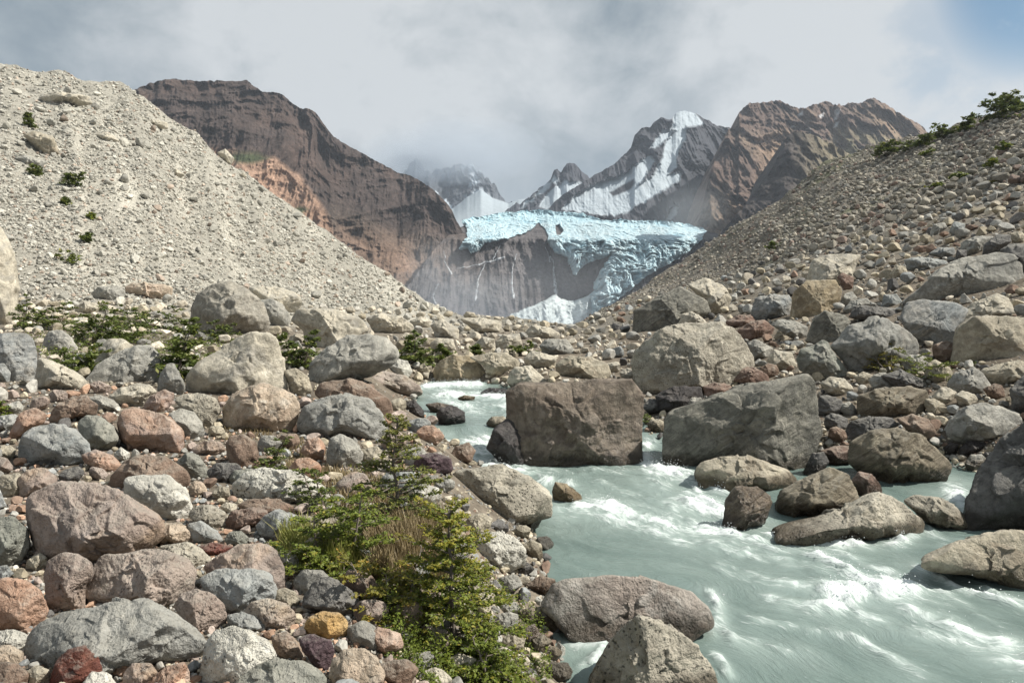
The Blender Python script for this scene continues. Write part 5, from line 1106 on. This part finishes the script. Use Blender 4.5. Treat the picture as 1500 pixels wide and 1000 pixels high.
PL = [ # kind, u, foot v, top v, width px, material, options, label
 ('sapling', 668, 955, 735, 205, 'lime', dict(nb=56, leaf=.0082, dens=1.4, low=.10, shape=.75, top_tone=.35, twig_n=13), 'large yellow-green beech sapling with layered branches beside the foreground water'),
 ('sapling', 585, 775, 600, 165, 'deep', dict(nb=44, leaf=.011, dens=1.1, low=.12, shape=.9, top_tone=.6, twig_n=11), 'slender beech sapling with a golden top, up the bank from the largest sapling'),
 ('shrub', 487, 840, 722, 180, 'lime', dict(nb=42, leaf=.010, dens=1.3, low=.02, shape=.8, stems=3, twig_n=12), 'green rounded beech bush behind the yellow-green grass clump'),
 ('shrub', 590, 910, 815, 150, 'gold', dict(nb=30, leaf=.010, dens=1.2, low=.02, shape=.7, stems=3, twig_n=11), 'low spreading beech bush left of the largest sapling'),
 ('shrub', 715, 1010, 905, 150, 'lime', dict(nb=50, leaf=.010, dens=1.3, low=.02, shape=.7, stems=4, twig_n=10), 'low leafy shrub overhanging the water at the bottom of the photo'),
 ('shrub', 395, 690, 632, 74, 'deep', dict(nb=20, leaf=.013, dens=1.0, stems=2), 'small green shrub beside the rounded grey-brown boulder'),
 ('shrub', 470, 745, 678, 100, 'deep', dict(nb=22, leaf=.013, dens=1.0, stems=2), 'dark shrub in the dry grass above the long white speckled boulder'),
 ('shrub', 255, 556, 466, 120, 'deep', dict(nb=44, leaf=.042, dens=1.0, stems=3), 'dark green shrub left of the big smooth cream slab'),
 ('shrub', 150, 503, 446, 135, 'deep', dict(nb=44, leaf=.045, dens=1.0, stems=4), 'broad dark shrub above the egg-shaped grey boulder'),
 ('shrub', 78, 482, 444, 90, 'deep', dict(nb=36, leaf=.045, dens=1.0, stems=3), 'dark shrub spreading right of the huge pale boulder at the left edge'),
 ('shrub', 35, 482, 430, 40, 'deep', dict(nb=16, leaf=.045, dens=1.0, stems=2), 'upright dark shrub hugging the huge pale boulder at the left edge'),
 ('shrub', 112, 548, 504, 90, 'deep', dict(nb=36, leaf=.032, dens=1.0, stems=3), 'green shrub right below the egg-shaped grey boulder'),
 ('shrub', 205, 486, 448, 100, 'deep', dict(nb=32, leaf=.045, dens=.9, stems=3), 'sparse shrub among pebbles left of the domed boulder'),
 ('shrub', 285, 560, 520, 50, 'deep', dict(nb=16, leaf=.032, dens=1.0, stems=2), 'small shrub tucked against the left end of the cream slab'),
 ('shrub', 322, 500, 470, 62, 'deep', dict(nb=18, leaf=.042, dens=1.0, stems=2), 'shrub growing in front of the large domed boulder'),
 ('shrub', 440, 538, 482, 64, 'deep', dict(nb=36, leaf=.042, dens=1.0, stems=3), 'dark shrub in the gap between the cream slab and the big grey striped boulder'),
 ('shrub', 82, 566, 543, 28, 'deep', dict(nb=10, leaf=.016, dens=.8), 'tiny shrub in front of the low flat pale rock'),
 ('shrub', 8, 608, 586, 34, 'lime', dict(nb=12, leaf=.016, dens=1.0, stems=2), 'small bright shrub at the left edge of the photo'),
 ('shrub', 605, 532, 486, 72, 'deep', dict(nb=36, leaf=.045, dens=1.0, stems=3), 'dark shrub at the stream head right of the big grey striped boulder'),
 ('shrub', 640, 528, 505, 50, 'deep', dict(nb=16, leaf=.045, dens=1.0, stems=2), 'low shrub left of the golden tan boulder'),
 ('shrub', 770, 520, 502, 52, 'deep', dict(nb=16, leaf=.045, dens=1.0, stems=3), 'low dark shrub on the valley floor behind the cream rock'),
 ('shrub', 695, 520, 506, 30, 'deep', dict(nb=12, leaf=.045, dens=1.0, stems=2), 'tiny dark shrub directly behind the golden tan boulder'),
 ('shrub', 1305, 545, 500, 66, 'gold', dict(nb=24, leaf=.016, dens=1.0, stems=3), 'yellow-green shrub in front of the big grey boulder on the right bank'),
 ('shrub', 1378, 556, 522, 98, 'lime', dict(nb=30, leaf=.014, dens=1.1, stems=4, shape=.6), 'low wide green shrub on the right bank'),
 ('shrub', 950, 622, 606, 36, 'deep', dict(nb=14, leaf=.016, dens=1.0, stems=2), 'tuft of green between the wet brown block and the great dark block'),
 ('shrub', 42, 187, 166, 18, 'deep', dict(nb=14, leaf=.16, dens=1.0, low=.05), 'lone small conifer-like bush high on the left scree slope'),
 ('shrub', 102, 272, 252, 30, 'deep', dict(nb=14, leaf=.15, dens=1.0, stems=2), 'dark bush in the middle of the left scree slope'),
 ('shrub', 45, 256, 242, 30, 'deep', dict(nb=12, leaf=.14, dens=1.0, stems=2), 'low bush left of the dark bush on the left scree slope'),
 ('shrub', 125, 355, 341, 18, 'deep', dict(nb=10, leaf=.12, dens=1.0, stems=2), 'small bush low on the left scree slope'),
 ('shrub', 95, 300, 289, 22, 'deep', dict(nb=10, leaf=.13, dens=1.0, stems=2), 'tiny bush below the dark bush on the left scree slope'),
 ('shrub', 132, 320, 312, 14, 'lime', dict(nb=8, leaf=.12, dens=1.0, stems=2), 'pale green tuft on the left scree slope'),
 ('shrub', 100, 384, 366, 46, 'lime', dict(nb=14, leaf=.10, dens=.7, stems=4), 'sparse olive growth at the bottom of the left scree slope'),
 ('tree', 1466, 176, 139, 56, 'deep', dict(nb=34, leaf=.19, dens=1.2, stems=4, shape=.7), 'largest wind-bent tree on the crest of the right slope'),
 ('tree', 1497, 162, 128, 26, 'deep', dict(nb=24, leaf=.19, dens=1.2, stems=2, shape=.7), 'tall tree on the crest cut by the right edge'),
 ('tree', 1411, 193, 170, 26, 'deep', dict(nb=22, leaf=.18, dens=1.2, stems=2, shape=.5), 'small flat-topped tree on the crest left of the largest tree'),
 ('tree', 1385, 203, 183, 36, 'deep', dict(nb=22, leaf=.18, dens=1.1, stems=3, shape=.5), 'dark low tree halfway along the crest of the right slope'),
 ('tree', 1355, 214, 198, 34, 'deep', dict(nb=20, leaf=.18, dens=1.1, stems=3, shape=.5), 'dark bushy tree left of the halfway one on the crest'),
 ('tree', 1302, 229, 208, 44, 'deep', dict(nb=26, leaf=.18, dens=1.2, stems=4, shape=.6), 'leftmost dark tree on the crest of the right slope'),
 ('tree', 1330, 222, 208, 28, 'deep', dict(nb=18, leaf=.18, dens=1.1, stems=3, shape=.6), 'dark scrubby tree right of the leftmost one on the crest'),
 ('shrub', 1474, 222, 206, 26, 'lime', dict(nb=14, leaf=.13, dens=1.0, stems=3), 'green bush just below the largest tree on the right crest'),
 ('shrub', 1412, 262, 252, 28, 'lime', dict(nb=12, leaf=.12, dens=.9, stems=3), 'green tuft in the middle of the right scree slope'),
 ('shrub', 1372, 277, 268, 22, 'lime', dict(nb=12, leaf=.12, dens=.9, stems=3), 'green tuft lower left of the one in the middle of the right slope'),
 ('shrub', 1455, 245, 232, 30, 'lime', dict(nb=12, leaf=.12, dens=.8, stems=3), 'olive bush below the green bush on the right slope'),
 ('shrub', 1362, 228, 216, 26, 'lime', dict(nb=12, leaf=.13, dens=.9, stems=3), 'green bush just under the crest of the right slope'),
 ('shrub', 1135, 366, 354, 30, 'deep', dict(nb=12, leaf=.12, dens=.8, stems=3), 'isolated olive tuft low on the right scree slope'),
 ('shrub', 1455, 272, 262, 22, 'gold', dict(nb=10, leaf=.11, dens=.8, stems=3), 'yellowish tuft at the far right of the scree slope'),
]
for i, (nm, u, vf, vt, wpx, mt, kw, lab) in enumerate(PL):
    x, y, z = gp(u, vf); plant(nm, 'tree' if nm == 'tree' else ('sapling' if nm == 'sapling' else 'shrub'), lab, (x, y, z), (vf-vt)/FPX*y, wpx/FPX*y, LM_[mt], 300+i, group={'tree': 'trees along the crest of the right slope'}.get(nm), **kw)
# grass and creeping plants: countless
def region_pts(poly, n, g):
    xs = [p[0] for p in poly]; ys = [p[1] for p in poly]; U = g.uniform(min(xs), max(xs), n); Vv = g.uniform(min(ys), max(ys), n); ok = inpoly(U, Vv, poly); U, Vv = U[ok], Vv[ok]; Y = ground(U, Vv)
    return np.stack([(U-750)/FPX*Y, Y, CAMZ+(450-Vv)/FPX*Y], 1)
def grass(name, regs, mat, seed):
    g = np.random.default_rng(seed); Vs, Fs, Ts = [], [], []; b = 0
    for poly, n, hgt in regs:
        P = region_pts(poly, n, g); n = len(P); h = hgt*g.uniform(.4, 1.2, n)*(.6+.7*np.clip(vnoise(P*5)+.5, 0, 1)); a = g.uniform(0, 6.28, n); ben = h*g.uniform(.1, .7, n); wd = .0035+.002*g.random(n)
        d = np.stack([np.cos(a), np.sin(a), 0*a], 1); s_ = np.stack([-np.sin(a), np.cos(a), 0*a], 1)*wd[:, None]; mid = P+d*(ben*.3)[:, None]; mid[:, 2] += h*.6; tip = P+d*ben[:, None]; tip[:, 2] += h
        V = np.stack([P-s_, P+s_, mid+s_*.7, mid-s_*.7, tip], 1).reshape(-1, 3); k = np.arange(n)*5+b
        Fs.append((np.stack([k, k+1, k+2, k+3], 1), np.stack([k+3, k+2, k+4], 1))); Vs.append(V); t_ = g.random(n); Ts.append(np.repeat(t_, 5)); b += 5*n
    return mesh_obj(name, np.concatenate(Vs), [np.concatenate([f[0] for f in Fs]), np.concatenate([f[1] for f in Fs])], mat, attrs={'tone': np.concatenate(Ts)}, kind='stuff')
grass('grass', [([(408, 800), (440, 795), (520, 800), (540, 835), (500, 850), (430, 838)], 5200, .16), ([(410, 815), (530, 815), (545, 900), (560, 930), (520, 860), (450, 845)], 900, .08)], LM_['grass'], 1)
grass('dry_grass', [([(530, 770), (600, 760), (655, 770), (665, 850), (600, 875), (545, 850)], 6500, .17), ([(420, 680), (480, 690), (560, 700), (640, 720), (600, 770), (520, 760), (430, 715)], 4500, .10), ([(380, 640), (430, 640), (480, 665), (430, 690), (390, 670)], 900, .06), ([(320, 620), (400, 625), (400, 645), (330, 645)], 600, .05)], LM_['dry'], 2)
g_ = np.random.default_rng(5)
C_, S_, T_ = [], [], []
for poly, n, hh in (([(560, 905), (620, 880), (760, 885), (805, 935), (815, 1100), (700, 1100), (600, 1010), (560, 960)], 34000, .13), ([(545, 850), (650, 840), (760, 850), (770, 900), (600, 905), (560, 890)], 9000, .09), ([(20, 462), (345, 462), (350, 560), (260, 560), (100, 545), (20, 500)], 20000, .20), ([(400, 690), (620, 690), (640, 770), (420, 735)], 4500, .05), ([(1280, 520), (1430, 530), (1430, 565), (1290, 560)], 1500, .05), ([(395, 650), (470, 655), (480, 700), (410, 700)], 1800, .05)):
    P = region_pts(poly, n, g_); k = np.clip(vnoise(P*3.3)+.55, 0, 1)*np.clip(.4+fbm(P*9, 3), 0, 1.2); keep = k > .12; P, k = P[keep], k[keep]; P[:, 2] += hh*k*g_.random(len(P))*1.7; C_.append(P); S_.append(np.where(P[:, 1] > 12, .03, .0085)*g_.uniform(.6, 1.3, len(P))); T_.append(np.clip(.25+.5*k+g_.normal(0, .15, len(P)), 0, 1))
V_, F_, T2 = leaves(np.concatenate(C_), np.concatenate(S_), np.concatenate(T_), g_)
mesh_obj('ground_cover', V_, [F_], LM_['ground'], attrs={'tone': T2}, kind='stuff')

# spray thrown up where the stream breaks
idx = np.argwhere(foam > .62); g_ = np.random.default_rng(8); pick_ = idx[g_.integers(0, len(idx), 5200)]
px_ = gx[pick_[:, 0], pick_[:, 1]]+g_.normal(0, .03, len(pick_)); py_ = gy[pick_[:, 0], pick_[:, 1]]+g_.normal(0, .03, len(pick_)); pz_ = wz[pick_[:, 0], pick_[:, 1]]+g_.exponential(.022, len(pick_))
V0, F0 = ico(0); rr_ = g_.uniform(.0015, .0055, len(px_)); Vd = (V0[None]*rr_[:, None, None]+np.stack([px_, py_, pz_], 1)[:, None]).reshape(-1, 3); Fd = (F0[None]+(np.arange(len(px_))*12)[:, None, None]).reshape(-1, 3)
m, t, bs, out = new_mat('spray_drop'); bs.inputs['Base Color'].default_value = (.80, .84, .84, 1); bs.inputs['Roughness'].default_value = .2
mesh_obj('spray', Vd, [Fd], m, smooth=True, kind='stuff')
